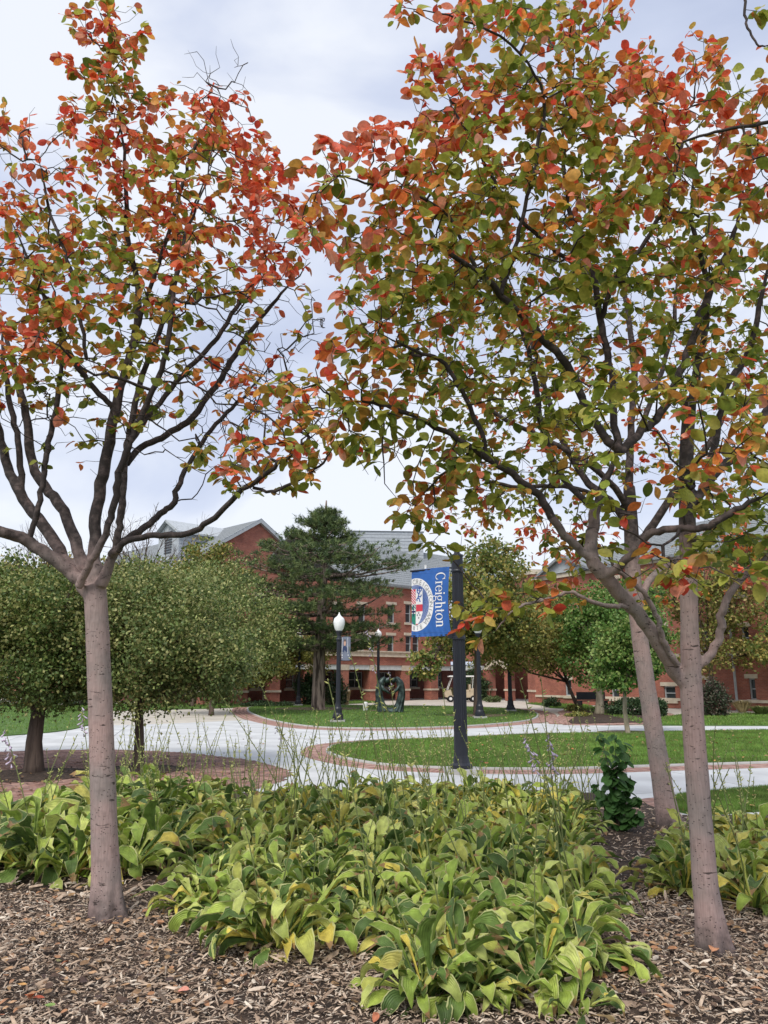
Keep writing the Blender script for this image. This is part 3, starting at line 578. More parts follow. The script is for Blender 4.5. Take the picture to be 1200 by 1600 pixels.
def slope(side):
    b = MB(); n = 26; sgn = 1 if side == 0 else -1; e0 = -0.5 if side == 0 else 2*tp+.5; zz0 = zA-.5*(zpk-zA)/tp
    for i in range(n):
        a, c = i/n, (i+1)/n; ua, za, uc, zc = e0+(tp-e0)*a, zz0+(zpk-zz0)*a, e0+(tp-e0)*c, zz0+(zpk-zz0)*c
        b.face([fg(ua, .35, za+.035), fg(ua, -LR, za+.035), fg(uc, -LR, zc), fg(uc, .35, zc)][::sgn]); b.face([fg(ua, .35, za-.12), fg(ua, -LR, za-.12), fg(ua, -LR, za+.035), fg(ua, .35, za+.035)])
    b.face([fg(e0, .35, zz0-.15), fg(tp, .35, zpk-.15), fg(tp, -LR, zpk-.15), fg(e0, -LR, zz0-.15)])
    b.build('roof', M['shingle'], hall)
    t = MB(); t.face([fg(e0, .36, zz0-.3), fg(tp, .36, zpk-.3), fg(tp, .36, zpk+.06), fg(e0, .36, zz0+.06)]); t.face([fg(e0, .30, zz0+.065), fg(tp, .30, zpk+.065), fg(tp, .38, zpk+.065), fg(e0, .38, zz0+.065)])
    t.face([fg(e0, .02, zz0-.3), fg(tp, .02, zpk-.3), fg(tp, .36, zpk-.3), fg(e0, .36, zz0-.3)]); t.build('rake_board', M['trimgrey'], hall)
slope(0); slope(1)
# dormer with louvred vent on the left slope
rr = (zpk-zA)/tp
def dorm():
    # along-slope coordinate u (0 at eave), ridgewise coordinate d (negative = into the picture)
    u0 = tp*0.42; zf = zA+rr*u0; dn, df = -3.2, -6.6; H = 2.3; uk = u0+H/rr
    b = MB(); b.face([fg(u0, dn, zf), fg(u0, df, zf), fg(u0, df, zf+H), fg(u0, (dn+df)/2, zf+H+1.0), fg(u0, dn, zf+H)]); b.face([fg(u0, dn, zf), fg(u0, dn, zf+H), fg(uk, dn, zf+H)]); b.face([fg(u0, df, zf), fg(uk, df, zf+H), fg(u0, df, zf+H)])
    z = zf+.1
    while z < zf+H-.1:
        uu = u0+(z-zf)/rr; b.face([fg(u0, dn+.02, z), fg(uu, dn+.02, z), fg(uu, dn+.05, z-.02), fg(u0, dn+.05, z-.02)]); z += .28
    do = b.build('dormer', M['siding'], hall)
    r = MB(); mid = (dn+df)/2; ukk = u0+(H+1.0)/rr+.3
    r.face([fg(u0-.4, dn+.4, zf+H-.15), fg(ukk, dn+.4, zf+H-.15), fg(ukk, mid, zf+H+1.08), fg(u0-.4, mid, zf+H+1.08)]); r.face([fg(u0-.4, df-.4, zf+H-.15), fg(u0-.4, mid, zf+H+1.08), fg(ukk, mid, zf+H+1.08), fg(ukk, df-.4, zf+H-.15)])
    r.face([fg(u0-.4, dn+.4, zf+H-.3), fg(u0-.4, dn+.4, zf+H-.15), fg(ukk, dn+.4, zf+H-.15), fg(ukk, dn+.4, zf+H-.3)]); r.face([fg(u0-.41, dn+.4, zf+H-.35), fg(u0-.41, mid, zf+H+.85), fg(u0-.41, mid, zf+H+1.09), fg(u0-.41, dn+.4, zf+H-.13)])
    r.build('dormer_roof', M['trimgrey'], do)
    v = MB()
    for k in range(9): z = zf+.5+k*.22; v.face([fg(u0-.06, mid-.6, z), fg(u0-.06, mid+.6, z), fg(u0-.02, mid+.6, z+.12), fg(u0-.02, mid-.6, z+.12)])
    v.build('louvre_slats', M['black'], do)
dorm()

# link with stone arch, and the right hand wing
wing = empty('brick_wing'); tag(wing, 'red brick wing with stone belt course and stone arch entry behind the right trees', 'building')
f2 = frame(gp(705, 1092.6), gp(795, 1095)); U2 = f2.u_of
ua0, ua1 = U2(762), U2(786); ra = (ua1-ua0)/2; uc = (ua0+ua1)/2; zs = 2.35
b = MB(); b.box(f2, ua1, f2.L, -.8, 0, 0, zs); b.build('pier', M['brick'], wing); part(wing, 'stone_band', M['stone'], f2, ua1-.05, f2.L+.02, -.85, .06, .74, .88)
b = MB(); b.box(f2, U2(752), ua0, -.8, 0, 0, zs); b.build('pier', M['brick'], wing); part(wing, 'stone_band', M['stone'], f2, U2(752)-.05, ua0+.05, -.85, .06, .74, .88)
part(wing, 'fascia', M['awning'], f2, 0, U2(752)-.05, -.5, -.05, zc0-.30, zc0+.05)
b = MB(); NV = 13
for i in range(NV):
    a0, a1 = math.pi*(1-i/NV)-.006, math.pi*(1-(i+1)/NV)+.006; ro = ra+.42; sq = .5
    q = [(uc+ra*math.cos(a0), zs+ra*sq*math.sin(a0)), (uc+ra*math.cos(a1), zs+ra*sq*math.sin(a1)), (uc+ro*math.cos(a1), zs+(ra*sq+.38)*math.sin(a1)), (uc+ro*math.cos(a0), zs+(ra*sq+.38)*math.sin(a0))]
    v = MB(); v.face([f2(u, .10, z) for u, z in q][::-1])
    for j in range(4): (u0, z0), (u1, z1) = q[j], q[(j+1) % 4]; v.face([f2(u0, .10, z0), f2(u1, .10, z1), f2(u1, -.6, z1), f2(u0, -.6, z0)])
    v.build('arch_stone', M['stone'], wing)
part(wing, 'wall', M['brick'], f2, 0, f2.L+.3, -.9, -.02, zs+ra*.5+.3, zb); 
w = MB(); w.box(f2, 0, f2.L, -1.3, -.9, zb, 9.2); w.build('wall', M['brick'], wing)
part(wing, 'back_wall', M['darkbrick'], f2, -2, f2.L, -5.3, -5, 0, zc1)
# open passage with posts, behind columns between the arch and the wing
f3 = frame(gp(795, 1095), gp(838, 1098.5)); U3 = f3.u_of
part(wing, 'pier', M['brick'], f3, U3(822), f3.L, -.8, 0, 0, 2.5); part(wing, 'stone_band', M['stone'], f3, U3(822)-.05, f3.L+.03, -.85, .06, .74, .88)
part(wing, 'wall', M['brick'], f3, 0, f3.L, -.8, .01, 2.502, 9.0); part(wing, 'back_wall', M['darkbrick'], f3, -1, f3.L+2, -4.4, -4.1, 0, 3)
part(wing, 'stone_cornice', M['stone'], f3, -.1, f3.L+.1, -.9, .15, 9.002, 9.35)
for k in range(9):
    u = .3+k*.32; p = MB(); p.lathe([(.02, 0), (.02, 1.6)], f3(u, -1.6, 0), 6); p.build('gate_bar', M['black'], wing)
part(wing, 'gate_rail', M['black'], f3, .2, 3.0, -1.63, -1.57, 1.55, 1.6)
# right wall
f4 = frame(gp(838, 1098.5), gp(1330, 1117)); U4 = f4.u_of; H4 = 8.4
ops = []
for x0, x1, y0, y1 in [(879, 889, 1062, 1087), (950, 962, 1065, 1091), (1031, 1049, 1072, 1094), (1096, 1106, 1062, 1093), (1163, 1173, 1060, 1093), (1227, 1240, 1058, 1093), (848, 858, 977, 1005), (900, 910, 978, 1006), (960, 972, 979, 1008), (1030, 1042, 979, 1010), (1096, 1106, 979, 1013), (1159, 1171, 979, 1014), (1227, 1240, 978, 1015), (960, 972, 905, 935), (1096, 1106, 900, 932), (1159, 1171, 898, 930)]:
    u0, u1 = U4(x0), U4(x1); um = (u0+u1)/2; ops.append((u0, u1, f4.z_of(um, y1), min(f4.z_of(um, y0), H4-.3)))
w = MB(); wall_open(w, f4, 0, f4.L, 0, H4, ops, thick=.35); w.build('wall', M['brick'], wing)
for o_ in ops: window(wing, f4, *o_, mull=0, bars=1)
segs = []; zb4 = f4.z_of(U4(1170), 1024); zbb = .42
part(wing, 'belt_course', M['stone'], f4, 0, f4.L, -.1, .07, zb4, zb4+.2); part(wing, 'water_table', M['stone'], f4, 0, f4.L, -.1, .07, zbb, zbb+.14)
part(wing, 'stone_cornice', M['stone'], f4, 0, f4.L, -.2, .15, H4+.002, H4+.3)
p = MB(); p.lathe([(.07, 0), (.07, H4)], f4(U4(1145), .14, 0), 8); p.build('downspout', M['trimgrey'], wing)
roof_plane(wing, f4, U4(905), f4.L, .3, H4+.3, -7, H4+3.6)
# cross gable at the inner corner
g0, g1 = U4(852), U4(935); zgp = f4.z_of((g0+g1)/2, 872)
g = MB(); g.face([f4(g0, .25, H4+.3), f4(g1, .25, H4+.3), f4((g0+g1)/2, .25, zgp)]); g.build('gable', M['trimgrey'], wing)
r = MB(); mid = (g0+g1)/2
r.face([f4(g0-.4, .6, H4+.15), f4(mid, .6, zgp+.2), f4(mid, -8, zgp+.2), f4(g0-.4, -8, H4+.15)]); r.face([f4(g1+.4, .6, H4+.15), f4(g1+.4, -8, H4+.15), f4(mid, -8, zgp+.2), f4(mid, .6, zgp+.2)])
r.face([f4(g0-.4, .6, H4+.0), f4(mid, .6, zgp+.0), f4(mid, .6, zgp+.2), f4(g0-.4, .6, H4+.15)]); r.face([f4(mid, .6, zgp+.0), f4(g1+.4, .6, H4), f4(g1+.4, .6, H4+.15), f4(mid, .6, zgp+.2)]); r.build('roof', M['shingle'], wing)
fb2 = frame(at(832, 900, 62), at(870, 900, 62)); part(wing, 'roof_block', M['siding'], fb2, 0, fb2.L, -4, 0, 7, at(840, 893, 62)[2])
fb3 = frame(at(1010, 900, 54), at(1090, 900, 52)); part(wing, 'roof_block', M['siding'], fb3, 0, fb3.L, -4, 0, 7, at(1050, 862, 53)[2])
# ================================================================== STREET FURNITURE
def lamp(px, py, globe_y=None, label='', H=4.1, pr=.075, globe=True, fluted=True, k=1.0):
    c = gp(px, py); r = empty('street_lamp', (c[0], c[1], 0)); tag(r, label, 'street lamp', 'black campus lamp posts')
    b = MB(); b.box(XY, -.27*k, .27*k, -.27*k, .27*k, 0.0, .10); b.build('footing', M['curb'], r)
    b = MB(); b.box(XY, -.20*k, .20*k, -.20*k, .20*k, .101, .22); b.lathe([(.20*k, .22), (.19*k, .30), (.155*k, .36), (.15*k, .52), (.12*k, .58), (pr*1.25, .66), (pr*1.2, .74)], sides=16); b.build('base', M['black'], r)
    b = MB(); b.lathe([(pr*1.05, .74), (pr*1.02, 1.6), (pr*.96, H-.95)], sides=28, flute=1, fdepth=.12); b.build('pole', M['black'], r)
    b = MB(); b.lathe([(pr*1.3, H-.95), (pr*1.35, H-.90), (pr, H-.86), (pr*.9, H-.78), (.10, H-.70), (.13, H-.62), (.13, H-.58)], sides=16); b.build('capital', M['black'], r)
    if globe:
        b = MB(); b.lathe([(.12, H-.58), (.17, H-.50), (.215, H-.34), (.225, H-.22), (.19, H-.10), (.13, H-.05), (.09, H-.02), (.05, H+.03), (.025, H+.09), (.02, H+.13)], sides=20); b.build('globe', M['globe'], r, smooth=True)
    return r, c
def H_of(px, py, ytop):
    c = gp(px, py); return at(px, ytop, c[1])[2]
l1, c1 = lamp(528, 1129, label='black lamp post with white acorn globe and a portrait banner, in front of the pine', H=H_of(528, 1129, 957)-.13, pr=.085)
lamp(466, 1103, label='black lamp post standing left of the pine trunk, globe hidden in the boughs', H=H_of(466, 1103, 985), pr=.09)
lamp(591, 1102, label='thin black lamp post rising directly behind the bronze sculpture', H=H_of(591, 1102, 985), pr=.09)
lamp(750, 1123, label='black lamp post in front of the slim tree right of the banner pole', H=H_of(750, 1123, 968), pr=.085)
lamp(798, 1112, label='black lamp post at the right end of the oval lawn, beside the arch', H=H_of(798, 1112, 985), pr=.10)
# portrait banner on the first lamp
bn = empty('portrait_banner', (c1[0], c1[1], 0)); tag(bn, 'small grey banner with a portrait photo hanging from the globe lamp post', 'banner')
yb = c1[1]; zt_, zb_ = at(531, 995, yb)[2], at(531, 1032, yb)[2]; x0_ = .10; x1_ = .45; HB = zt_-zb_
fx = lambda u, d, z: (x0_+(x1_-x0_)*u, -d-.03*math.sin(u*3.1), zb_+HB*z)
def quadgrid(mb, fn, m=0, n=6):
    for i in range(n):
        a, c = i/n, (i+1)/n; mb.face([fn(a, 0), fn(c, 0), fn(c, 1), fn(a, 1)], m)
b = MB(); quadgrid(b, lambda s, t: fx(s, 0, t)); b.build('cloth', flat('slate_banner_cloth', (.16, .18, .24), .7), bn)
def disc(mb, fn, cx, cy, rx, ry, off, m=0, n=20): mb.face([fn(cx+rx*math.cos(2*math.pi*k/n), off, cy+ry*math.sin(2*math.pi*k/n)) for k in range(n)], m)
b = MB(); b.face([fx(.05, .004, .3), fx(.72, .004, .3), fx(.72, .004, .97), fx(.05, .004, .97)], 0); b.face([fx(.10, .008, .36), fx(.66, .008, .36), fx(.60, .008, .55), fx(.45, .008, .62), fx(.3, .008, .62), fx(.16, .008, .55)], 1); disc(b, fx, .38, .74, .13, .13, .012, 2)
b.face([fx(.26, .016, .80), fx(.5, .016, .80), fx(.46, .016, .89), (fx(.3, .016, .89))], 3)
b.face([fx(.06, .006, .10), fx(.92, .006, .10), fx(.92, .006, .15), fx(.06, .006, .15)], 4); b.face([fx(.06, .006, .20), (fx(.8, .006, .20)), fx(.8, .006, .25), fx(.06, .006, .25)], 4)
b.build('print', [flat('pale_backdrop_ink', (.5, .52, .56)), flat('dark_suit_ink', (.03, .05, .12)), flat('skin_ink', (.55, .34, .26)), flat('dark_hair_ink', (.12, .08, .06)), flat('white_ink', (.75, .75, .76))], bn)
b = MB(); b.tube([(.06, 0, zt_), (.48, 0, zt_)], .014, 6); b.tube([(.06, 0, zb_), (.48, 0, zb_)], .014, 6); b.build('bracket', M['black'], bn)

# near fluted pole with the blue banner
cp = gp(721, 1208); HP_ = at(721, 857, cp[1])[2]
np_ = empty('banner_pole', (cp[0], cp[1], 0)); tag(np_, 'tall black fluted pole carrying the blue banner, behind the hostas', 'pole')
b = MB(); b.box(XY, -.3, .3, -.3, .3, 0, .08); b.build('footing', M['curb'], np_)
b = MB(); b.lathe([(.19, .08), (.19, .14), (.15, .18), (.135, .24), (.125, .3), (.12, .7)], sides=20); b.build('base', M['black'], np_)
zA1, zA2 = at(721, 1000, cp[1])[2], at(721, 987, cp[1])[2]
b = MB(); b.lathe([(.120, .7), (.112, zA1)], sides=36, flute=1, fdepth=.10); b.build('lower_shaft', M['black'], np_)
b = MB(); b.lathe([(.112, zA1), (.126, zA1+.01), (.126, zA1+.05), (.112, zA1+.06), (.112, zA2), (.124, zA2+.01), (.124, zA2+.04), (.108, zA2+.05)], sides=28); b.build('collar', M['black'], np_)
b = MB(); b.lathe([(.108, zA2+.05), (.100, HP_-.45)], sides=36, flute=1, fdepth=.10); b.build('upper_shaft', M['black'], np_)
b = MB(); b.lathe([(.10, HP_-.45), (.118, HP_-.44), (.118, HP_-.42), (.108, HP_-.40), (.108, HP_-.16), (.118, HP_-.15), (.112, HP_-.12), (.06, HP_-.10), (.05, HP_-.05), (.025, HP_-.03), (.03, HP_), (.0, HP_+.04)], sides=20); b.build('cap', M['black'], np_)
b = MB(); zt_ = at(700, 884.5, cp[1])[2]; zb_ = at(700, 993, cp[1])[2]
th = math.radians(33); BW = .84; BH = zt_-zb_; bx, by = -.15*math.cos(th), .15*math.sin(th)
for z in (zt_-.02, zb_+.02): b.tube([(0, 0, z), (-(BW+.17)*math.cos(th), (BW+.17)*math.sin(th), z)], .016, 8)
b.box(XY, -.19, .0, -.04, .02, zb_-.05, zb_+.06); b.build('bracket_arm', M['black'], np_)
def bmap(u, v, off=0.0):        # u 0 at the pole side .. 1 at the free edge, v 0 bottom .. 1 top
    wv = .018*math.sin(3.0*u+1.2*v)+.006*math.sin(7*v+2*u)+0.006*math.sin(40*u+9*v)*math.exp(-10*(1-v))+0.008*math.sin(46*u-20*v)*math.exp(-14*v)
    s = BW*u+.0; x = bx-s*math.cos(th); y = by+s*math.sin(th); n = (-math.sin(th), -math.cos(th))
    pin = .05*math.sin(math.pi*v)*(1-u)          # right edge drawn in a little
    return (x+n[0]*(wv+off)-pin*math.cos(th), y+n[1]*(wv+off), zb_+BH*v)
bo_ = empty('banner', (cp[0], cp[1], 0)); tag(bo_, 'blue university banner with white lettering and half a round seal', 'banner')
b = MB(); nu, nv = 40, 40
for i in range(nu):
    for j in range(nv): b.face([bmap((i+1)/nu, j/nv), bmap(i/nu, j/nv), bmap(i/nu, (j+1)/nv), bmap((i+1)/nu, (j+1)/nv)])
banner_blue = flat('blue_banner_cloth', (.03, .125, .42), .6); b.build('cloth', banner_blue, bo_, smooth=True)
b = MB()
for vv in (.055, .935):
    for i in range(nu): b.face([bmap((i+1)/nu, vv, .004), bmap(i/nu, vv, .004), bmap(i/nu, vv+.008, .004), bmap((i+1)/nu, vv+.008, .004)])
b.build('hem_seam', flat('hem_blue', (.05, .15, .45), .6), bo_)
# banner drawing plane: X (metres from free edge to pole), Z up ; free edge X=0 .. BW
def pp(X, Z, off): return bmap(1-X/BW, Z/BH, off)
inkw, inkr, inkg, inkb, inkn, inkgrey = (flat(n, c, .6) for n, c in (('white_print', (.80, .80, .80)), ('red_print', (.62, .05, .08)), ('green_print', (.02, .22, .15)), ('blue_print', (.03, .10, .36)), ('navy_print', (.02, .03, .10)), ('grey_print', (.30, .31, .33))))
def stroke(mb, pts, wid, off, m=0):
    P = np.asarray(pts, float); Wd = np.asarray(wid, float)*np.ones(len(P)); T = np.gradient(P, axis=0); T /= np.linalg.norm(T, axis=1)[:, None]+1e-9; Nn = np.stack([-T[:, 1], T[:, 0]], 1)
    for i in range(len(P)-1):
        a, c, d, e = P[i]-Nn[i]*Wd[i]/2, P[i+1]-Nn[i+1]*Wd[i+1]/2, P[i+1]+Nn[i+1]*Wd[i+1]/2, P[i]+Nn[i]*Wd[i]/2
        mb.face([pp(*a, off), pp(*c, off), pp(*d, off), pp(*e, off)], m)
SR = 0.395*BH; SXC = .105; SZC = BH*.475; SX = .82
def ell(r, a): return (SXC+r*SX*math.cos(a), SZC+r*math.sin(a))
def ringpoly(mb, r0, r1, off, m=0, n=72):
    for k in range(n):
        a0, a1 = 2*math.pi*k/n, 2*math.pi*(k+1)/n; q = [ell(r0, a0), ell(r1, a0), ell(r1, a1), ell(r0, a1)]
        if all(p[0] <= 0.004 for p in q): continue
        mb.face([pp(max(p[0], .004), p[1], off) for p in q], m)
b = MB(); [ringpoly(b, SR*k/8, SR*(k+1)/8, .004, 0) for k in range(8)]; b.build('seal_disc', inkw, bo_)
b = MB()
for k in range(90):          # rayed blue field
    a = 2*math.pi*k/90
    for j in range(5):
        r0, r1 = SR*(.30+.445*j/5), SR*(.30+.445*(j+1)/5); q = [ell(r0, a-.024), ell(r1, a-.026), ell(r1, a+.026), ell(r0, a+.024)]
        if all(p[0] <= .004 for p in q): continue
        b.face([pp(max(p[0], .004), p[1], .007) for p in q], 0)
b.build('seal_rays', inkb, bo_)
# shield
sx0, sx1 = -.06, .265; sz1 = SZC+.58*SR; smid = .105; szm = SZC+.02*SR; szb = SZC-.76*SR
def shield(mb, x0, x1, z0, z1, off, m):
    lo = lambda x: szb+(abs(x-smid)/(sx1-smid))**2.2*(SZC-.30*SR-szb) if abs(x-smid) < (sx1-smid) else SZC-.3*SR
    n = 8
    for i in range(n):
        a, c = x0+(x1-x0)*i/n, x0+(x1-x0)*(i+1)/n; za, zc = max(z0, lo(a)), max(z0, lo(c))
        if za < z1 or zc < z1:
            for j in range(10):
                f0, f1_ = j/10, (j+1)/10; L0 = lambda zz, f: min(zz, z1)+(z1-min(zz, z1))*f
                mb.face([pp(max(a, .004), L0(za, f0), off), pp(max(c, .004), L0(zc, f0), off), pp(max(c, .004), L0(zc, f1_), off), pp(max(a, .004), L0(za, f1_), off)], m)
b = MB(); shield(b, .004, sx1, szb, sz1, .010, 0); 
shield(b, .004, smid-.005, szm, sz1, .013, 1)                                   # red striped quarter
for k in range(7): z = sz1-.03-k*.052; stroke(b, [(.006, z+.05), (smid-.008, z-.05)], .014, .016, 0)
shield(b, .004, smid-.005, szb, szm-.01, .013, 2)                              # green quarter with dark cross
stroke(b, [(.006, SZC-.26*SR), (smid-.008, SZC-.26*SR)], .075, .015, 0); stroke(b, [(.006, SZC-.26*SR), (smid-.008, SZC-.26*SR)], .035, .017, 3); stroke(b, [(.045, szm-.012), (.045, szb+.16)], .022, .018, 3)
z1_ = SZC-.0*SR; shield(b, smid+.003, sx1, z1_-.13, z1_, .013, 1); shield(b, smid+.003, sx1, szb, z1_-.36, .013, 1)
for x_, z_ in ((.14, .20), (.20, .20), (.17, .25), (.17, .16)): b.face([pp(x_+.02*math.cos(a), z1_-z_+.02*math.sin(a), .013) for a in np.linspace(0, 6.28, 9)[:-1]], 4)
# rampant beast as a few strokes
lion = [[(.15, .10), (.17, .17), (.20, .24), (.19, .30), (.17, .33)], [(.19, .30), (.21, .33), (.22, .31)], [(.20, .24), (.24, .27), (.235, .31)], [(.18, .2), (.145, .23), (.135, .28)], [(.17, .26), (.14, .30)], [(.15, .12), (.125, .09), (.14, .06)], [(.16, .12), (.19, .10), (.20, .05), (.22, .05)], [(.16, .15), (.22, .14), (.24, .18)]]
for s_ in lion: stroke(b, [(x, SZC+z*.95+.01) for x, z in s_], .022, .014, 5)
b.build('shield', [inkw, inkr, inkg, inkn, inkgrey, inkb], bo_)
# serif lettering, running down the banner: glyph x -> down, glyph y -> towards the free edge's opposite side
def arc(cx, cy, rx, ry, a0, a1, n=14, tk=.17, tn=.06):
    A = np.radians(np.linspace(a0, a1, n)); return [(cx+rx*math.cos(a), cy+ry*math.sin(a)) for a in A], [tn+(tk-tn)*abs(math.cos(a))**1.2 for a in A]
def line(x0, y0, x1, y1, w): return [(x0, y0), (x1, y1)], [w, w]
G = {'C': (1.15, [arc(.58, .70, .48, .68, 42, 318, 20), line(.93, 1.42, .95, .98, .06), line(.97, .40, .92, .22, .05)]),
     'r': (.68, [line(.24, 0, .24, 1, .17), line(.04, .03, .46, .03, .06), line(.05, .95, .24, .95, .07), arc(.48, .72, .24, .24, 150, 40, 8, .12, .10)]),
     'e': (.88, [arc(.44, .5, .36, .48, 0, 325, 20), line(.10, .54, .80, .54, .06)]),
     'i': (.48, [line(.24, 0, .24, 1, .17), line(.04, .03, .44, .03, .06), line(.05, .95, .24, .95, .07), line(.24, 1.22, .24, 1.42, .20)]),
     'g': (.90, [arc(.40, .66, .28, .32, 0, 360, 20, .13, .07), line(.60, .92, .86, .97, .09), arc(.42, -.18, .36, .25, 0, 360, 22, .10, .08), line(.16, .32, .20, .08, .09), line(.18, .08, .62, .06, .11)]),
     'h': (1.0, [line(.24, 0, .24, 1.5, .17), line(.04, .03, .44, .03, .06), line(.05, 1.46, .24, 1.46, .07), arc(.50, .70, .25, .26, 150, 0, 10, .16, .08), line(.75, .72, .75, 0, .17), line(.56, .03, .95, .03, .06)]),
     't': (.62, [line(.26, .2, .26, 1.28, .16), line(.04, .95, .54, .95, .07), arc(.42, .18, .16, .15, 180, 320, 8, .10, .08)]),
     'o': (.96, [arc(.48, .5, .39, .48, 0, 360, 24, .18, .06)]),
     'n': (1.0, [line(.24, 0, .24, 1, .17), line(.04, .03, .44, .03, .06), line(.05, .95, .24, .95, .07), arc(.50, .70, .25, .26, 150, 0, 10, .16, .08), line(.75, .72, .75, 0, .17), line(.56, .03, .95, .03, .06)])}
word = 'Creighton'; total = sum(G[c][0] for c in word); K = BH*.80/total; xpos = 0; ztop = BH*.925; Xb = BW*.665
for ch in word:
    mb = MB()
    for pts, wd in G[ch][1]: stroke(mb, [(Xb+y*K*1.12, ztop-(xpos+x)*K) for x, y in pts], [q*K*1.15 for q in wd], .006)
    mb.build('letter', inkw, bo_); xpos += G[ch][0]
def ring_text(txt, a0, a1, size, rr_, nm):
    verts = MB()
    for i, ch in enumerate(txt):
        a = math.radians(a0+(a1-a0)*i/(len(txt)-1)); cu = bpy.data.curves.new('glyph', 'FONT'); cu.body = ch; cu.align_x = 'CENTER'; cu.size = size; cu.resolution_u = 2
        o = bpy.data.objects.new('glyph', cu); me = bpy.data.meshes.new_from_object(o); 
        up = -1 if nm == 'year' else 1
        for p in me.polygons:
            q = []
            for vi in p.vertices:
                x, y = me.vertices[vi].co[0], me.vertices[vi].co[1]-size*.35; rot = a-math.pi/2 if up == 1 else a+math.pi/2
                X, Z = x*math.cos(rot)-y*math.sin(rot), x*math.sin(rot)+y*math.cos(rot); ex = ell(rr_, a); q.append(pp(max(ex[0]+X*SX, .004), ex[1]+Z, .008))
            verts.face(q)
        bpy.data.objects.remove(o); bpy.data.curves.remove(cu); bpy.data.meshes.remove(me)
    verts.build(nm+'_lettering', inkgrey, bo_)
ring_text('CREIGHTONIANA', 97, -52, .135, SR*.87, 'ring'); ring_text('1878', 250, 288, .12, SR*.87, 'year')

# bronze sculpture: two robed figures leaning together into a ring
scn = gp(610, 1114); sh = at(610, 1060, scn[1])[2]; sw = 38/1200*np.linalg.norm(scn)*1.0
sc_ = empty('bronze_sculpture', tuple(scn)); tag(sc_, 'dark bronze sculpture of two robed figures leaning together into a ring on the oval lawn', 'sculpture')
b = MB(); b.tube([(-.5, 0, .05), (-.2, .05, .08), (.2, -.03, .07), (.5, 0, .05)], [.14, .17, .17, .13], 10); o = b.build('plinth', M['bronze'], sc_, smooth=True)
def robed(sx, name):
    bmq = MB(); n = 26; sides = 36; V = []
    path = smooth_loop([(.36*sx, 0, .08), (.47*sx, 0, .45), (.56*sx, .0, .95), (.50*sx, 0, 1.35), (.33*sx, 0, 1.62), (.22*sx, 0, sh-.03)], 5, closed=False)
    rad = np.interp(np.linspace(0, 1, len(path)), [0, .2, .45, .65, .8, .9, 1], [.27, .2, .17, .19, .13, .11, .05])
    T = np.gradient(path, axis=0); T /= np.linalg.norm(T, axis=1)[:, None]
    for i, p in enumerate(path):
        a_ = np.array([0, 1.0, 0]); s_ = np.cross(T[i], a_)
        fold = max(0, 1-i/len(path)*1.3)
        for k in range(sides):
            an = 2*math.pi*k/sides; r = rad[i]*(1+.20*fold*math.sin(9*an+i*.2)); V.append(tuple(p+s_*r*.95*math.cos(an)+a_*r*1.1*math.sin(an)))
    m_ = len(path); F = [(i*sides+k, i*sides+(k+1) % sides, (i+1)*sides+(k+1) % sides, (i+1)*sides+k) for i in range(m_-1) for k in range(sides)]
    F.append(tuple((m_-1)*sides+k for k in range(sides)))
    bmq.v = V; bmq.f = F; bmq.m = [0]*len(F); bmq.uv = [(0, 0)]*sum(len(f) for f in F); fo = bmq.build(name, M['bronze'], sc_, smooth=True)
    h = MB(); h.lathe([(.0, -.13), (.08, -.10), (.115, 0), (.10, .08), (.05, .13), (0, .14)], (.16*sx, 0, sh-.10), 12); h.build('head', M['bronze'], fo, smooth=True)
    a = MB(); a.tube([(.47*sx, -.10, 1.36), (.34*sx, -.14, 1.12), (.16*sx, -.1, .98 if sx > 0 else 1.02), (.03*sx, -.04, .93)], [.09, .075, .06, .04], 8); a.build('arm', M['bronze'], fo, smooth=True)
robed(-1, 'robed_figure'); robed(1, 'robed_figure')

# golf cart
gc = gp(722, 1096.5); k = 1.0
cart = empty('golf_cart', tuple(gc)); tag(cart, 'tan golf cart with white roof parked before the arcade, half hidden by the pole', 'golf cart')
b = MB(); prof = [(-1.25, .35), (-1.3, .62), (-1.12, .80), (-.85, .88), (-.75, .45), (-.1, .42), (0, .72), (.55, .74), (.62, .95), (.95, .98), (1.15, .80), (1.18, .40), (.9, .32), (-.9, .30)]
f_ = [(x, -.55, z) for x, z in prof]; g_ = [(x, .55, z) for x, z in prof]; b.face(f_); b.face(g_[::-1])
for i in range(len(prof)): j = (i+1) % len(prof); b.face([f_[i], g_[i], g_[j], f_[j]])
b.build('body', M['cartbody'], cart)
b = MB(); b.box(XY, -1.0, .95, -.6, .6, 1.78, 1.85); b.box(XY, -.9, .85, -.55, .55, 1.85, 1.88); b.build('roof', M['white'], cart)
for sx in (-1, 1):
    for x0, x1 in ((-.98, -.72), (.72, .8)):
        b = MB(); b.tube([(x0-.1 if x0 < 0 else x0, sx*.53, .85), (x1, sx*.53, 1.8)], .022, 6); b.build('post', M['white'], cart)
b = MB(); b.face([(-1.06, -.5, .9), (-1.06, .5, .9), (-.74, .5, 1.75), (-.74, -.5, 1.75)]); b.build('windshield', M['glass'], cart)
b = MB(); b.box(XY, -.02, .5, -.5, .5, .74, .86); b.box(XY, .48, .6, -.5, .5, .80, 1.25); b.build('seat', M['cartbody'], cart)
b = MB(); b.tube([(-.62, -.25, .75), (-.45, -.25, 1.05)], .02, 6); b.build('steering_column', M['black'], cart)
for x in (-.88, .78):
    for y in (-.52, .52):
        w = MB(); prof = [(.0, -.09), (.2, -.09), (.23, -.06), (.23, .06), (.2, .09), (0, .09)]; w.lathe(prof, sides=18); o = w.build('wheel', M['tire'], cart); o.rotation_euler = (math.pi/2, 0, 0); o.location = (x, y, .23)
        w = MB(); w.lathe([(.11, -.1), (.12, 0), (.11, .1)], sides=12); w.build('rim', M['white'], o)
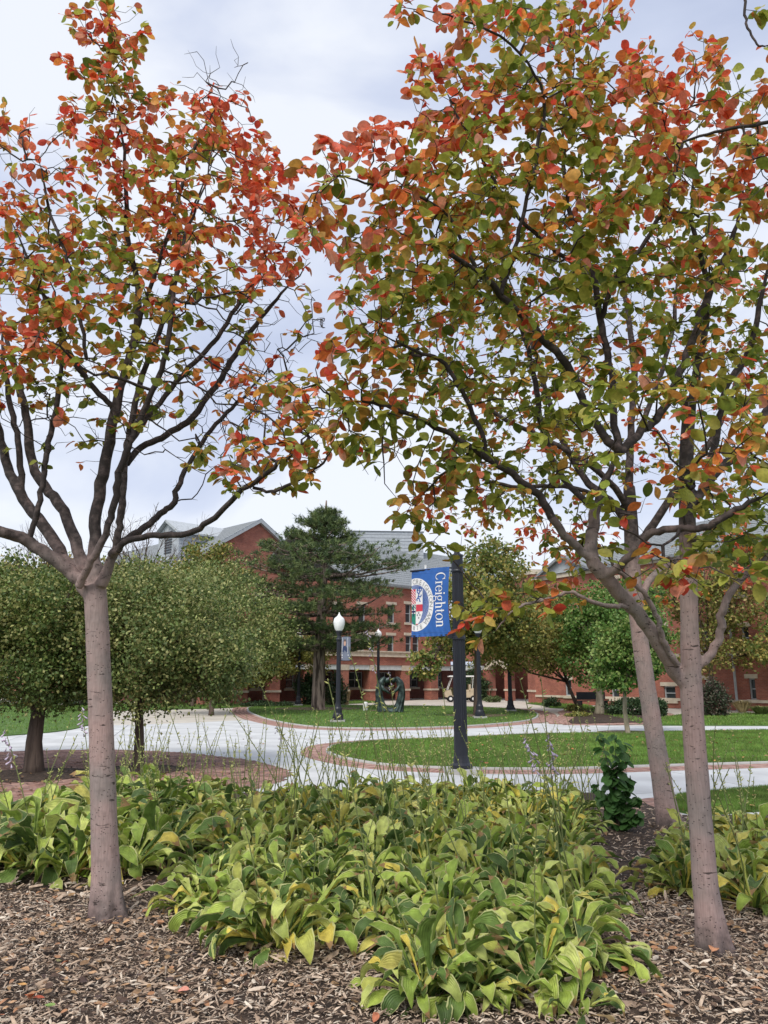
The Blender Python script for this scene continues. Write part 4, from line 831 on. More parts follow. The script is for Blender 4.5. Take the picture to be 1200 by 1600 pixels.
b = MB(); b.box(XY, 1.19, 1.24, .25, .42, .85, 1.12); b.build('tail_light', M['redlens'], cart)
# bench right of the curved walk
bc = gp(927, 1108); be = empty('park_bench', tuple(bc), .2); tag(be, 'dark metal bench beside the brick wing, in front of the shrubs', 'bench')
for nm, bx_ in (('seat', (-.85, .85, -.25, .22, .42, .46)), ('backrest', (-.85, .85, .20, .25, .5, .92)), ('leg', (-.8, -.72, -.2, .25, 0, .42)), ('leg', (.72, .8, -.2, .25, 0, .42))):
    b = MB(); b.box(lambda u, d, z: (u, d, z), *bx_); b.build(nm, M['black'], be)
q = gp(571, 1111.5); b = MB(); b.lathe([(.10, 0), (.12, .05), (.13, .38), (.11, .45), (.05, .48)], sides=14); o = b.build('vent_cap', M['white'], smooth=True); o.location = tuple(q); tag(o, 'short rounded white utility cap on the mulch right of the pine trunk', 'utility cap')

# ================================================================== TREES BEYOND
def leafcloud(C, size, col_fn, squash=1.0, outward=None):
    """C (n,3) leaf positions -> folded four-cornered leaves"""
    n = len(C); d = rng.normal(size=(n, 3)); 
    if outward is not None: d = d*.9+outward
    d /= np.linalg.norm(d, axis=1)[:, None]; nrm = rng.normal(size=(n, 3)); nrm[:, 2] += .8; s = np.cross(d, nrm); s /= np.linalg.norm(s, axis=1)[:, None]+1e-9
    L_ = size*(.7+.6*rng.random(n))[:, None]; w = L_*.36; up = np.cross(s, d)
    V = np.stack([C-d*L_/2, C+s*w-up*w*.3, C+d*L_/2, C-s*w-up*w*.3], 1).reshape(-1, 3); b4 = np.arange(n)[:, None]*4
    F = np.concatenate([b4+np.array([0, 1, 2]), b4+np.array([0, 2, 3])]); col = col_fn(C); return V, F, np.repeat(col, 4, 0)
def far_tree(name, px, py, lobes, nleaf, size, pal, label, group, trunk_r=.15, bark='farbark', fork=None, Y=None, gaps=.0, clump=.16, nclump=46, fill=.25, depth=1.0, trunks=1, bend=None, limb_r=.3):
    """lobes in picture columns/rows at the tree's own distance, each a round mass with real depth"""
    base = gp(px, py) if Y is None else np.array([at(px, 1062, Y)[0], Y, 0.0]); Yb = base[1]
    r = empty(name, tuple(base)); tag(r, label, 'tree', group); k = Yb/(FOC*CP+262*SP)
    fk = at(px if fork is None else fork[0], (lobes[0][1]+lobes[0][3]) if fork is None else fork[1], Yb)
    Cs = []; Ds = []; tb = MB(); o = base*0
    mid = (base+fk)/2+np.array([random.uniform(-.05, .05), 0, 0])
    tb.tube([np.array([0, 0, -.1]), np.array([0, 0, .12]), mid-base, fk-base], [trunk_r*1.35, trunk_r*1.05, trunk_r*.85, trunk_r*.72], 12); bb = MB()
    tot = sum(l[2]*l[3] for l in lobes)
    for (lx, ly, rx, ry, *dz) in lobes:
        dd = dz[0] if dz else 0.0; c = at(lx, ly, Yb+dd); R = np.array([rx*k, rx*k*depth, ry*k]); n = int(nleaf*rx*ry/tot); nc = nclump
        cd = rng.normal(size=(nc, 3)); cd /= np.linalg.norm(cd, axis=1)[:, None]; cr = .68+.40*rng.random(nc)**.8; cr[: int(nc*fill)] *= rng.random(int(nc*fill)); CC = c+cd*cr[:, None]*R
        pick = rng.integers(0, nc, n); g = rng.normal(size=(n, 3))*clump*R.mean()*np.array([1, 1, .75]); Cs.append(CC[pick]+g); Ds.append(cd[pick]*.5)
        s = fk-base; e = c-base; m_ = (s+e)/2+np.array([0, 0, -.1*np.linalg.norm(e-s)]); tr_ = trunk_r*.5; bb.tube([s, m_, e], [tr_, tr_*.7, tr_*.35], 6)
        for q in CC[rng.permutation(nc)[:10]]: mm = (c+q)/2+rng.normal(size=3)*.1; bb.tube([c-base-(c-fk)*.3, mm-base, q-base], [tr_*.35, tr_*.22, tr_*.08], 4)
    C = np.concatenate(Cs)-base; D = np.concatenate(Ds); pal_ = np.array(pal)
    def colf(C):
        nz = np.array([noise.noise(tuple(c*0.9+3.1)) for c in C[::4]]).repeat(4)[:len(C)]; i = np.clip(((nz*1.6+.5)*len(pal)+rng.normal(size=len(C))*.8), 0, len(pal)-1).astype(int); return pal_[i]*(.8+.4*rng.random(len(C)))[:, None]
    keep = C[:, 2] > 0.25; C = C[keep]; D = D[keep]
    while len(C) % 4: C = C[:-1]; D = D[:-1]
    V, F, cl = leafcloud(C, size, colf, outward=D)
    tb.build('trunk', M[bark], r, smooth=True); bo = bb.build('limbs', M[bark], r, smooth=True); bo['kind'] = 'stuff'
    co = link('crown', np_mesh('crown', V, [F], M['farleaf'], attrs={'lc': cl}), r); co['kind'] = 'stuff'; co.color = (0, 0, 0, 1); return r
grn = [(.09, .14, .035), (.14, .20, .05), (.23, .28, .08), (.34, .34, .12)]
gry = [(.11, .16, .045), (.16, .22, .06), (.26, .30, .10), (.36, .36, .14)]
yel = [(.24, .25, .06), (.38, .35, .10), (.50, .43, .14), (.28, .30, .08)]
oli = [(.12, .17, .04), (.20, .24, .06), (.29, .29, .08), (.38, .30, .08)]
lime = [(.08, .17, .03), (.12, .23, .045), (.16, .27, .06), (.23, .30, .08)]
R_T = 'clipped round trees on the brick court'
def over(C): return C
far_tree('round_tree', 52, 1207, [(30, 1005, 118, 92), (100, 975, 66, 88, -.3), (-30, 950, 85, 85), (60, 1062, 84, 42, -.3), (15, 925, 85, 58, .6), (140, 1020, 50, 60, .4)], 50000, .066, grn, 'dense green round tree with low forked trunk, left of the near trunk', None, .16, nclump=52, clump=.17, fork=(60, 1112))
far_tree('round_tree', 216, 1200, [(245, 1005, 125, 92), (170, 960, 75, 88, .3), (305, 1005, 88, 84, .2), (230, 1067, 108, 38), (338, 1040, 60, 56, -.3), (240, 935, 90, 58, .8), (160, 1030, 50, 55, 0)], 58000, .066, gry, 'dense grey green round tree with slim straight trunk, right of the near trunk', None, .10, nclump=54, clump=.17, fork=(217, 1095))
far_tree('round_tree', -22, 1192, [(-90, 1000, 110, 90), (-20, 985, 75, 95)], 14000, .07, grn, 'green round tree cut by the left edge, standing behind the forked one', None, .13, fork=(-22, 1090))
far_tree('broad_tree', 330, 1117, [(370, 985, 85, 72), (290, 960, 80, 62), (330, 925, 75, 55, 1), (400, 1010, 45, 45, -1)], 26000, .13, gry, 'grey green spreading tree right behind the round trees', None, .12, nclump=70)
far_tree('broad_tree', 300, 1105, [(325, 885, 42, 40), (300, 915, 60, 40), (355, 915, 45, 32)], 9000, .2, oli, 'yellowish green treetop showing below the grey dormer', None, .15, nclump=50)
far_tree('small_tree', 412, 1103, [(430, 1020, 45, 38), (385, 1040, 50, 36, -1), (465, 1012, 42, 42, 1), (420, 990, 40, 28), (500, 1020, 26, 30)], 15000, .16, [(.22, .22, .05), (.30, .28, .07), (.36, .32, .09), (.24, .26, .07)], 'small yellow green tree with thin forked stems left of the pine', None, .10, nclump=60, clump=.14)
far_tree('campus_tree', 745, 1119, [(770, 905, 62, 40), (735, 940, 68, 45, -1), (790, 950, 68, 42, .5), (765, 870, 45, 28), (735, 990, 50, 34, 1), (800, 985, 40, 26), (665, 1035, 26, 22, -1), (700, 1000, 36, 26)], 17000, .17, oli, 'tall olive green tree behind the banner pole, trunk in a mulch circle', None, .15, 'farbark', nclump=44, clump=.17)
far_tree('honey_locust', 905, 1112, [(830, 1010, 72, 38), (770, 1010, 50, 32, -1), (880, 985, 60, 34, 1), (820, 975, 52, 28), (905, 1020, 42, 30), (855, 945, 36, 24, 1)], 23000, .15, yel, 'yellow honey locust with arching limbs in front of the arch entry', None, .11, nclump=60, clump=.15, fork=(885, 1065))
far_tree('shade_tree', 937, 1116, [(930, 1010, 55, 60), (960, 960, 58, 55, 1), (915, 960, 45, 40), (985, 1010, 40, 60)], 17000, .16, lime, 'fresh green tree behind the leaning trunk, on the planting bed', None, .22, 'palebark', nclump=55, clump=.16)
far_tree('young_tree', 981, 1148, [(985, 1010, 50, 52), (1010, 960, 45, 50, .3), (960, 1050, 36, 30), (1010, 1040, 26, 26)], 12000, .11, lime, 'young green tree with thin pale trunk in the large lawn', None, .075, 'palebark', nclump=46, clump=.16, fork=(976, 1075))
far_tree('wall_tree', 1110, 1113, [(1115, 985, 58, 45), (1085, 935, 45, 40), (1140, 940, 44, 40), (1120, 1030, 52, 26), (1170, 1020, 34, 22), (1100, 895, 50, 36, 1), (1165, 885, 50, 40, 1), (1040, 915, 40, 34, 1)], 11500, .17, [(.20, .22, .05), (.32, .28, .08), (.13, .16, .04), (.36, .26, .10)], 'yellow tinged tree against the brick wing at the right', None, .14, nclump=44, clump=.15)
far_tree('wall_tree', 1235, 1118, [(1230, 1010, 50, 35), (1250, 960, 50, 50)], 5000, .17, oli, 'olive tree at the right edge against the brick wing', None, .14)
# bare trees far left
def bare_tree(px, py, top, spread, label):
    base = gp(px, py); r = empty('bare_tree', tuple(base)); tag(r, label, 'tree', 'bare trees on the skyline'); H = at(px, top, base[1])[2]; wd = spread/1200*base[1]
    tb = MB(); tb.tube([(0, 0, 0), (0, 0, H*.45)], [.25, .16], 8); tb.build('trunk', M['farbark'], r); bb = MB()
    def rec(p, d, ln, rad, dep):
        q = p+d*ln; m_ = (p+q)/2+np.array([random.uniform(-1, 1), random.uniform(-1, 1), random.uniform(-1, 1)])*ln*.08; bb.tube([p, m_, q], [rad, rad*.8, rad*.6], 4, caps=False)
        if dep == 0: return
        for _ in range(3 if dep > 1 else 4):
            nd = d+rng.normal(size=3)*.42; nd[2] += .12; nd /= np.linalg.norm(nd); rec(m_ if _ == 0 else q, nd, ln*random.uniform(.55, .8), rad*.6, dep-1)
    for _ in range(6): d = np.array([random.uniform(-1, 1)*wd/H*1.4, random.uniform(-.5, .5), 1.0]); d /= np.linalg.norm(d); rec(np.array([0, 0, H*random.uniform(.3, .45)]), d, H*.22, .08, 4)
    o = bb.build('branches', M['farbark'], r); o['kind'] = 'stuff'
bare_tree(55, 1100, 800, 120, 'leafless tree with fine twigs above the round trees at far left'); bare_tree(222, 1100, 790, 110, 'leafless tree with fine twigs just left of the grey dormer')
far_tree('broad_tree', 120, 1098, [(40, 915, 90, 35), (140, 905, 60, 30), (215, 900, 50, 26)], 7000, .3, oli, 'distant russet and olive trees behind the round trees', None, .3)

# pine
pb = gp(497, 1110); pine = empty('pine_tree', tuple(pb)); tag(pine, 'large dark green pine with furrowed trunk in a mulch circle on the oval lawn', 'pine tree')
k = pb[1]/(FOC*CP+262*SP); ptop = at(510, 782, pb[1])
tk = [np.array([0, 0, -.1]), np.array([.0, 0, .3]), at(500, 1000, pb[1])-pb, at(506, 900, pb[1])-pb, at(508, 820, pb[1])-pb, ptop-pb]
b = MB(); b.tube(smooth_loop(tk, 4, closed=False), np.interp(np.linspace(0, 1, 21), [0, .12, .3, .7, 1], [.48, .38, .33, .16, .04]), 16); b.build('trunk', M['pinebark'], pine, smooth=True)
br = MB(); tips = []
rows_ = [(790, 12, 14), (806, 34, 30), (828, 84, 50), (854, 100, 66), (882, 118, 140), (910, 150, 112), (940, 128, 130), (970, 104, 132), (996, 78, 136)]
for (y, wl, wr) in rows_:
    z0 = at(505, y+14, pb[1])[2]
    nb = 9
    for j in range(nb):
        a = 2*math.pi*(j+random.random()*.7)/nb; wx = (wr if math.cos(a) > 0 else wl)*k; wy = (wl+wr)/2*k*.9; e = np.array([math.cos(a)*wx, math.sin(a)*wy, 0])*random.uniform(.55, 1.28); ln = np.linalg.norm(e)
        tx = np.interp(z0, [0, ptop[2]], [0, ptop[0]-pb[0]]); s = np.array([tx, 0, z0-pb[2]-random.uniform(0, .3)]); rise = random.uniform(.02, .22)*ln
        m1 = s+e*.4+np.array([0, 0, -.02*ln]); m2 = s+e*.75+np.array([0, 0, rise*.4]); en = s+e+np.array([0, 0, rise]); br.tube([s, m1, m2, en], [.085, .06, .04, .015], 5, caps=False)
        nt_ = int(9+ln*6)
        for q in range(nt_):
            t = .28+.72*random.random()**.8; P = s+(en-s)*t; sp = (.16+.20*ln*(1-abs(t-.65))); off = np.array([random.gauss(0, 1)*sp, random.gauss(0, 1)*sp, abs(random.gauss(0, .16))-.04]); off -= e/ln*off.dot(e/ln)*.5
            tp_ = P+off; tips.append((tp_, off/np.linalg.norm(off)+np.array([0, 0, .7])+e/ln*.6))
            if random.random() < .35: br.tube([P-e*.05, tp_], [.018, .008], 3, caps=False)
bo = br.build('boughs', M['pinebark'], pine); bo['kind'] = 'stuff'
T_ = np.array([t[0] for t in tips]); D_ = np.array([t[1] for t in tips]); D_ /= np.linalg.norm(D_, axis=1)[:, None]
rep = 5; T_ = np.repeat(T_, rep, 0)+rng.normal(size=(len(T_)*rep, 3))*np.array([.17, .17, .055]); D_ = np.repeat(D_, rep, 0)+rng.normal(size=(len(T_), 3))*.35; D_ /= np.linalg.norm(D_, axis=1)[:, None]
nn = 12; n = len(T_); dd = np.repeat(D_, nn, 0)*.75+rng.normal(size=(n*nn, 3))*.55; dd /= np.linalg.norm(dd, axis=1)[:, None]; P = np.repeat(T_, nn, 0)+np.repeat(D_, nn, 0)*(rng.random((n*nn, 1))-.5)*.16
sd = np.cross(dd, rng.normal(size=(n*nn, 3))); sd /= np.linalg.norm(sd, axis=1)[:, None]; ln = .16+.10*rng.random((n*nn, 1)); V = np.stack([P-sd*.016, P+sd*.016, P+dd*ln], 1).reshape(-1, 3); F = np.arange(len(V)).reshape(-1, 3)
cb = np.array([[.08, .125, .045], [.12, .17, .055], [.18, .22, .08], [.06, .095, .04]])[rng.integers(0, 4, n)]*(.8+.5*rng.random(n))[:, None]; print('pine tufts', n)
o = link('needles', np_mesh('needles', V, [F], M['needle'], attrs={'lc': np.repeat(cb, nn*3, 0)}), pine); o['kind'] = 'stuff'; o.color = (0, 0, 0, 1)

# shrubs
def shrub(px, py, wpx, hpx, label, pal, n=2600, size=.09, cat='shrub', name='shrub', grp=None):
    base = gp(px, py); k = base[1]/(FOC*CP+262*SP); R = np.array([wpx/2*k, wpx/2*k*.8, hpx*k*.62]); c = np.array([0, 0, hpx*k*.42]); r = empty(name, tuple(base)); tag(r, label, cat, grp)
    cd = rng.normal(size=(50, 3)); cd /= np.linalg.norm(cd, axis=1)[:, None]; CC = c+cd*R*(.6+.4*rng.random((50, 1))); pk_ = rng.integers(0, 50, n); P = CC[pk_]+rng.normal(size=(n, 3))*R*.16; P = P[P[:, 2] > .02]; pal_ = np.array(pal)
    V, F, cl = leafcloud(P, size, lambda C: pal_[rng.integers(0, len(pal), len(C))]*(.7+.6*rng.random(len(C)))[:, None], outward=None)
    o = link('leaves', np_mesh('leaves', V, [F], M['farleaf'], attrs={'lc': cl}), r); o['kind'] = 'stuff'; o.color = (0, 0, 0, 1)
    b = MB()
    for _ in range(7): e = CC[random.randrange(50)]; b.tube([(0, 0, 0), tuple(e*.5), tuple(e)], [.03, .02, .01], 4)
    b.build('stems', M['farbark'], r)['kind'] = 'stuff'
dk = [(.035, .07, .03), (.05, .09, .035), (.07, .11, .045)]
shrub(478, 1102, 36, 46, 'dark green shrub tucked between lamp and pine trunk', dk, 3500, .14)
shrub(524, 1102, 34, 44, 'rounded green shrub just right of the pine trunk', dk+[(.14, .12, .08)], 3500, .13)
shrub(742, 1094, 46, 46, 'large glossy green shrub behind the golf cart', dk, 4500, .17)
shrub(770, 1097, 26, 9, 'low spreading green shrub at the foot of the arch', [(.10, .14, .05), (.14, .18, .07)], 1200, .12)
shrub(862, 1105, 28, 14, 'low mounded green shrub by the inner corner of the wing', dk, 1500, .1)
shrub(1114, 1120, 48, 50, 'round dark burgundy and green shrub right of the pinkish trunk', [(.06, .07, .04), (.09, .06, .05), (.05, .08, .04), (.12, .10, .07)], 6500, .1)
shrub(985, 1118, 66, 24, 'low dark green hedge shrub behind the leaning trunk', dk, 5000, .09)
shrub(1030, 1120, 26, 26, 'dark rounded shrub between the two right trunks', dk, 2500, .09)
shrub(900, 1112, 30, 10, 'low olive ground shrub in the curved planting bed', oli, 1200, .08); shrub(905, 1120, 40, 7, 'flat olive planting inside the curved brick edging', oli, 1500, .07)
shrub(418, 1104, 80, 8, 'low green ground cover under the small yellow green tree', dk, 2500, .1)
def grass_tuft(px, py, wpx, hpx, label, col):
    base = gp(px, py); k = base[1]/(FOC*CP+262*SP); n = 260; a = rng.random(n)*6.283; H = hpx*k*(.7+.4*rng.random(n)); Wd = wpx*k/2; P0 = np.c_[np.cos(a)*.15, np.sin(a)*.15, np.zeros(n)]; rr_ = Wd*(.3+.7*rng.random(n)); P1 = np.c_[np.cos(a)*rr_*.6, np.sin(a)*rr_*.6, H*.8]; P2 = np.c_[np.cos(a)*rr_, np.sin(a)*rr_, H*.85]
    s = np.c_[-np.sin(a), np.cos(a), a*0]*.018; V = np.stack([P0-s, P0+s, P1+s, P1-s, P2], 1).reshape(-1, 3); b5 = np.arange(n)[:, None]*5; col = np.array(col)*(.7+.6*rng.random((n, 1)))
    o = link('ornamental_grass', np_mesh('ornamental_grass', V, [b5+np.array([0, 1, 2, 3]), b5+np.array([3, 2, 4])], M['farleaf'], attrs={'lc': np.repeat(col, 5, 0)})); o.location = tuple(base); o.color = (0, 0, 0, 1); tag(o, label, 'ornamental grass')
grass_tuft(541, 1101, 24, 24, 'tan ornamental grass clump between the lamp post and the arcade', (.42, .32, .16))
grass_tuft(1160, 1113, 55, 20, 'straw coloured grass clump along the brick wing', (.40, .34, .18)); grass_tuft(1190, 1118, 60, 16, 'green and straw grass clump at the right edge', (.20, .24, .09)); grass_tuft(705, 1093, 20, 20, 'olive tan grass clump behind the golf cart front', (.26, .24, .12))

for x, y, w_, h_, lb in ((-10, 1104, 70, 22, 'low green shrub at the far left beyond the lawn'), (60, 1103, 60, 20, 'rounded shrub beyond the left lawn, under the round trees'), (118, 1103, 60, 26, 'taller dark shrub beyond the left lawn beside the near trunk')): shrub(x, y, w_, h_, lb, dk, 2500, .12)
# ================================================================== FOREGROUND
def px3(pts):   # (px, py, Y, r_px) -> position and radius in metres
    o = []; 
    for x, y, Y, r in pts:
        p = at(x, y, Y); d = to_px(p)[2]; o.append((p, r/FOC*d))
    return o
# leaf templates: unit length, folded and curled
def leaf_template(seed, wide=.33, pet=.13):
    wide *= [1, 1.12, .9, 1.05, .82, 1.18][seed % 6]
    r = random.Random(seed); n = 6; curl = r.uniform(-.6, 1.0); fold = r.uniform(.05, .35); tw = r.uniform(-.3, .3); V = []; F = []
    for i in range(n+1):
        t = i/n; x = pet+t; w = wide*(math.sin(math.pi*t**1.0)**.68 if 0 < t < 1 else 0.0)+(.004); z = -curl*.35*t*t+.02*math.sin(5*t+seed)
        a = tw*t
        for s in (-1, 0, 1): y = s*w*math.cos(fold); zz = z+(abs(s)*w*math.sin(fold))+.02*s*math.sin(7*t+seed); V.append((x, y*math.cos(a)-zz*math.sin(a)*.3, zz+y*math.sin(a)))
    for i in range(n):
        for s in (0, 1): a = i*3+s; F.append((a, a+3, a+4, a+1))
    k = len(V); V += [(0, -.008, 0), (0, .008, 0), (pet, .008, 0), (pet, -.008, 0)]; F.append((k, k+1, k+2, k+3))
    return np.array(V), np.array(F)
LT = [leaf_template(i) for i in range(6)]
LME = [np_mesh('leaf', V, [F], M['leaf'], smooth=True) for V, F in LT]

def orient(d, up):
    """frames (n,3,3) with x along d and z near up"""
    d = d/np.linalg.norm(d, axis=1)[:, None]; y = np.cross(up, d); y /= np.linalg.norm(y, axis=1)[:, None]+1e-9; z = np.cross(d, y); return np.stack([d, y, z], 2)

def build_tree(name, label, trunk, limbs, blobs, leafsize, seed, redness, group=None, spacing=.085, kper=(3, 6), y_lo=None, leafobj=300, bare=0.0, zdark=2.2):
    rg = np.random.default_rng(seed); rd = random.Random(seed)
    base = px3(trunk)[0][0].copy(); base[2] = 0
    root = empty(name, tuple(base)); tag(root, label, 'tree', group)
    all_limbs = [trunk]+limbs; solid = []; nodes = []; nrad = []; par = []; plen = []; isl_ = []; thin = []
    for li, Lm in enumerate(all_limbs):
        q = px3(Lm); P = smooth_loop([a for a, _ in q], 5, closed=False); m = len(P); R = np.interp(np.linspace(0, len(q)-1, m), np.arange(len(q)), [r for _, r in q])*(.91 if li == 0 else (.74 if seed == 3 else .82))
        if li > 0: P[1:-1] += rg.normal(size=(m-2, 3))*np.minimum(R[1:-1], .012)[:, None]*.45
        if li == 0: R = R*(1+.42*np.exp(-np.maximum(P[:, 2], 0)/.12))
        if li > 0: R = R*np.where(np.linspace(0, 1, m) > .8, 1-(np.linspace(0, 1, m)-.8)*3.6, 1)
        solid.append((P, R))
        for i in range(m):
            if li == 0 and P[i, 2] < 1.7 or R[i] > .05: continue
            nodes.append(P[i]); nrad.append(R[i]); plen.append(0.0); isl_.append(True); par.append(-1)
    # targets
    T = []; lf = []
    for b in blobs:
        x, y, rx, ry, Y, dY, n = b[:7]; w = b[7] if len(b) > 7 else 1.0
        a = rg.random(n)*2*math.pi; s = np.sqrt(rg.random(n)); YY = Y+dY*np.clip(rg.normal(size=n)*.55, -1, 1)
        for i in range(n): p = at(x+rx*s[i]*math.cos(a[i]), y+ry*s[i]*math.sin(a[i]), YY[i]); T.append(p); lf.append(rg.random() < w)
    T = np.array(T); lf = np.array(lf); keep = np.ones(len(T), bool)
    for i in range(len(T)):
        if keep[i]:
            d = np.linalg.norm(T[i+1:]-T[i], axis=1); keep[i+1:][d < spacing] = False
    T = T[keep]; lf = lf[keep]; n = len(T)
    X = np.array(nodes); PL = np.array(plen); bf = .35
    D = np.linalg.norm(T[:, None]-X[None], axis=2)+bf*PL[None]; bi = D.argmin(1); bc = D.min(1); done = np.zeros(n, bool); X = list(X); PL = list(PL); R0 = list(nrad); par = list(par); leafpt = []; ch = {}
    for _ in range(n):
        c = np.where(done, 1e9, bc); i = int(c.argmin()); done[i] = True; s = bi[i]; p0 = X[s]; p1 = T[i]; d = np.linalg.norm(p1-p0)
        m = max(1, int(round(d/.085))); prev = s; new = []
        side = rg.normal(size=3); side -= side.dot(p1-p0)*(p1-p0)/(d*d+1e-9); bow = .10*d*side/(np.linalg.norm(side)+1e-9)
        for k in range(1, m+1):
            t = k/m; q = p0+(p1-p0)*t+bow*math.sin(math.pi*t)+(rg.normal(size=3)*.012 if k < m else 0); q[2] += .06*d*math.sin(math.pi*t)*-.5
            X.append(q); PL.append(PL[prev]+d/m); R0.append(0); par.append(prev); ch.setdefault(prev, []).append(len(X)-1); prev = len(X)-1; new.append(prev)
        leafpt.append((prev, i))
        XN = np.array([X[j] for j in new]); PN = np.array([PL[j] for j in new]); DD = np.linalg.norm(T[:, None]-XN[None], axis=2)+bf*PN[None]; j = DD.argmin(1); v = DD.min(1); up = v < bc; bc[up] = v[up]; bi[up] = np.array(new)[j[up]]
    N_ = len(X); rad = np.zeros(N_); cnt = np.zeros(N_)
    for j in range(N_-1, -1, -1):
        if par[j] >= 0: cnt[j] = max(cnt[j], 1); cnt[par[j]] += cnt[j]
    # number of tips carried -> thickness
    tips_ = np.zeros(N_)
    for j, _ in leafpt: tips_[j] += 1
    for j in range(N_-1, -1, -1):
        if par[j] >= 0: tips_[par[j]] += tips_[j]
    for j in range(N_): rad[j] = .0021*max(1, tips_[j])**.46
    # twig tubes, chain by chain
    V = []; F = []; vo = 0; started = set()
    starts = [j for j in range(N_) if par[j] >= 0 and (par[par[j]] < 0 or False)]
    stack = [(par[j], j) for j in starts]; ages = []
    while stack:
        p, j = stack.pop(); pts = [X[p], X[j]]; rr_ = [min(rad[j]*1.1, R0[p] if R0[p] else 9), rad[j]]
        while j in ch:
            cs = sorted(ch[j], key=lambda q: -tips_[q]); 
            for q in cs[1:]: stack.append((j, q))
            j = cs[0]; pts.append(X[j]); rr_.append(rad[j])
        rr_[-1] *= .6; sd = 6 if rr_[0] > .012 else (4 if rr_[0] > .005 else 3)
        v, f, _ = tube_np(pts, rr_, sd); V.append(v); F.append(np.array(f)+vo); vo += len(v)
    V = np.concatenate(V); F = np.concatenate(F)
    o = link('twigs', np_mesh('twigs', V-base, [F], M['bark'], smooth=True, attrs={'age': np.full(len(V), .97)}), root); o['kind'] = 'stuff'
    # trunk with fused limb bases
    bmm = MB(); thinparts = []
    for li, (P, R) in enumerate(solid):
        k = len(P)
        if li > 0:
            cut = next((i for i in range(len(P)) if R[i] < .026), len(P)); k = min(len(P), cut+1)
            if k < len(P)-1: thinparts.append((P[max(0, k-2):], R[max(0, k-2):]))
            elif k < len(P): k = len(P)
        if k >= 2 and not (li > 0 and cut < 2): bmm.tube(P[:k]-base, R[:k], 16)
        elif li > 0: thinparts[-1:] = [(P, R)] if thinparts and thinparts[-1][0][-1] is P[-1] else thinparts[-1:]; 
    to = bmm.build('trunk', M['bark'], root); md = to.modifiers.new('r', 'REMESH'); md.mode = 'VOXEL'; md.voxel_size = .011; md2 = to.modifiers.new('s', 'SMOOTH'); md2.iterations = 5; md2.factor = .5
    dg = bpy.context.evaluated_depsgraph_get(); dg.update(); me = bpy.data.meshes.new_from_object(to.evaluated_get(dg)); to.modifiers.clear(); old = to.data; to.data = me; bpy.data.meshes.remove(old); me.name = 'trunk'
    if not me.materials: me.materials.append(M['bark'])
    nv = len(me.vertices); co = np.empty(nv*3, np.float32); me.vertices.foreach_get('co', co); co = co.reshape(-1, 3); z = co[:, 2]
    if name == 'autumn_tree':
        hr = np.linalg.norm(co[:, :2]-np.interp(z, [0, 2], [0, 0])[:, None], axis=1); ag = np.clip((z-zdark)/.5, 0, 1)*.93+np.clip((.24-z)/.22, 0, 1)*.8
    nrm = np.empty(nv*3, np.float32); me.vertices.foreach_get('normal', nrm); nrm = nrm.reshape(-1, 3)
    bumpv = np.array([noise.noise((c[0]*9, c[1]*9, c[2]*5+seed)) for c in co]); ridge = np.exp(-np.maximum(z, 0)/.13)*np.array([math.sin(5*math.atan2(c[1], c[0])+seed) for c in co])*.018
    co2 = co+nrm*(bumpv*.0035+ridge)[:, None]; me.vertices.foreach_set('co', co2.ravel().astype(np.float32)); A = me.attributes.new('age', 'FLOAT', 'POINT'); A.data.foreach_set('value', ag.astype(np.float32))
    me.polygons.foreach_set('use_smooth', np.ones(len(me.polygons), bool)); me.update()
    for P, R in thinparts:
        v, f, _ = tube_np(P-base, R, 9); zz = v[:, 2]; a = np.clip((zz-zdark+.15)/.5, 0, 1)*.85+.15
        link('branch', np_mesh('branch', v, [np.array(f)], M['bark'], smooth=True, attrs={'age': a}), root)
    # leaves
    LP = []; LD = []; LU = []; LS = []; LC = []; up0 = np.array([0, 0, 1.0])
    for j, i in leafpt:
        if not lf[i]: continue
        p = X[j]; q = X[par[j]]; d = p-q; d /= np.linalg.norm(d)+1e-9; kk = rd.randint(*kper)
        for t in range(kk):
            back = t/kk*.10*rd.random(); pos = p-d*back+rg.normal(size=3)*.004; az = rg.normal(size=3); dd = az+d*.7; dd /= np.linalg.norm(dd); dd[2] = dd[2]*.55-rd.uniform(.05, .75); u = up0*1.0+rg.normal(size=3)*.55
            LP.append(pos); LD.append(dd); LU.append(u); LS.append(leafsize*rd.choice([rd.uniform(.45, .8), rd.uniform(.8, 1.1), rd.uniform(.95, 1.35)])); LC.append(redness(pos, rd))
    # some leaves strung along the twigs
    LP = np.array(LP); LD = np.array(LD); LU = np.array(LU); LS = np.array(LS); LC = np.array(LC); n = len(LP); Fr = orient(LD, LU); kind = rg.integers(0, 6, n)
    px = to_px(LP); vis = (px[:, 0] > -5) & (px[:, 0] < 1205) & (px[:, 1] > -5) & (px[:, 1] < 1600) & (px[:, 2] > .3); score = np.where(vis, LS/px[:, 2], 0); order = np.argsort(-score)
    for i in order[:leafobj]:
        o = link('leaf', LME[kind[i]], root); m = Matrix(Fr[i].tolist()).to_4x4(); s = LS[i]; o.matrix_basis = Matrix.Translation(Vector((LP[i]-base).tolist())) @ m @ Matrix.Scale(s, 4); o.color = (*LC[i], 1)
    rest = order[leafobj:]; VV = []; FF = []; CC = []; vo = 0
    for kd in range(6):
        idx = rest[kind[rest] == kd]; 
        if not len(idx): continue
        tv, tf = LT[kd]; v = np.einsum('nij,kj->nki', Fr[idx], tv)*LS[idx][:, None, None]+(LP[idx]-base)[:, None, :]; f = (tf[None]+(np.arange(len(idx))*len(tv))[:, None, None]+vo).reshape(-1, 4); VV.append(v.reshape(-1, 3)); FF.append(f); CC.append(np.repeat(LC[idx], len(tv), 0)); vo += v.shape[0]*v.shape[1]
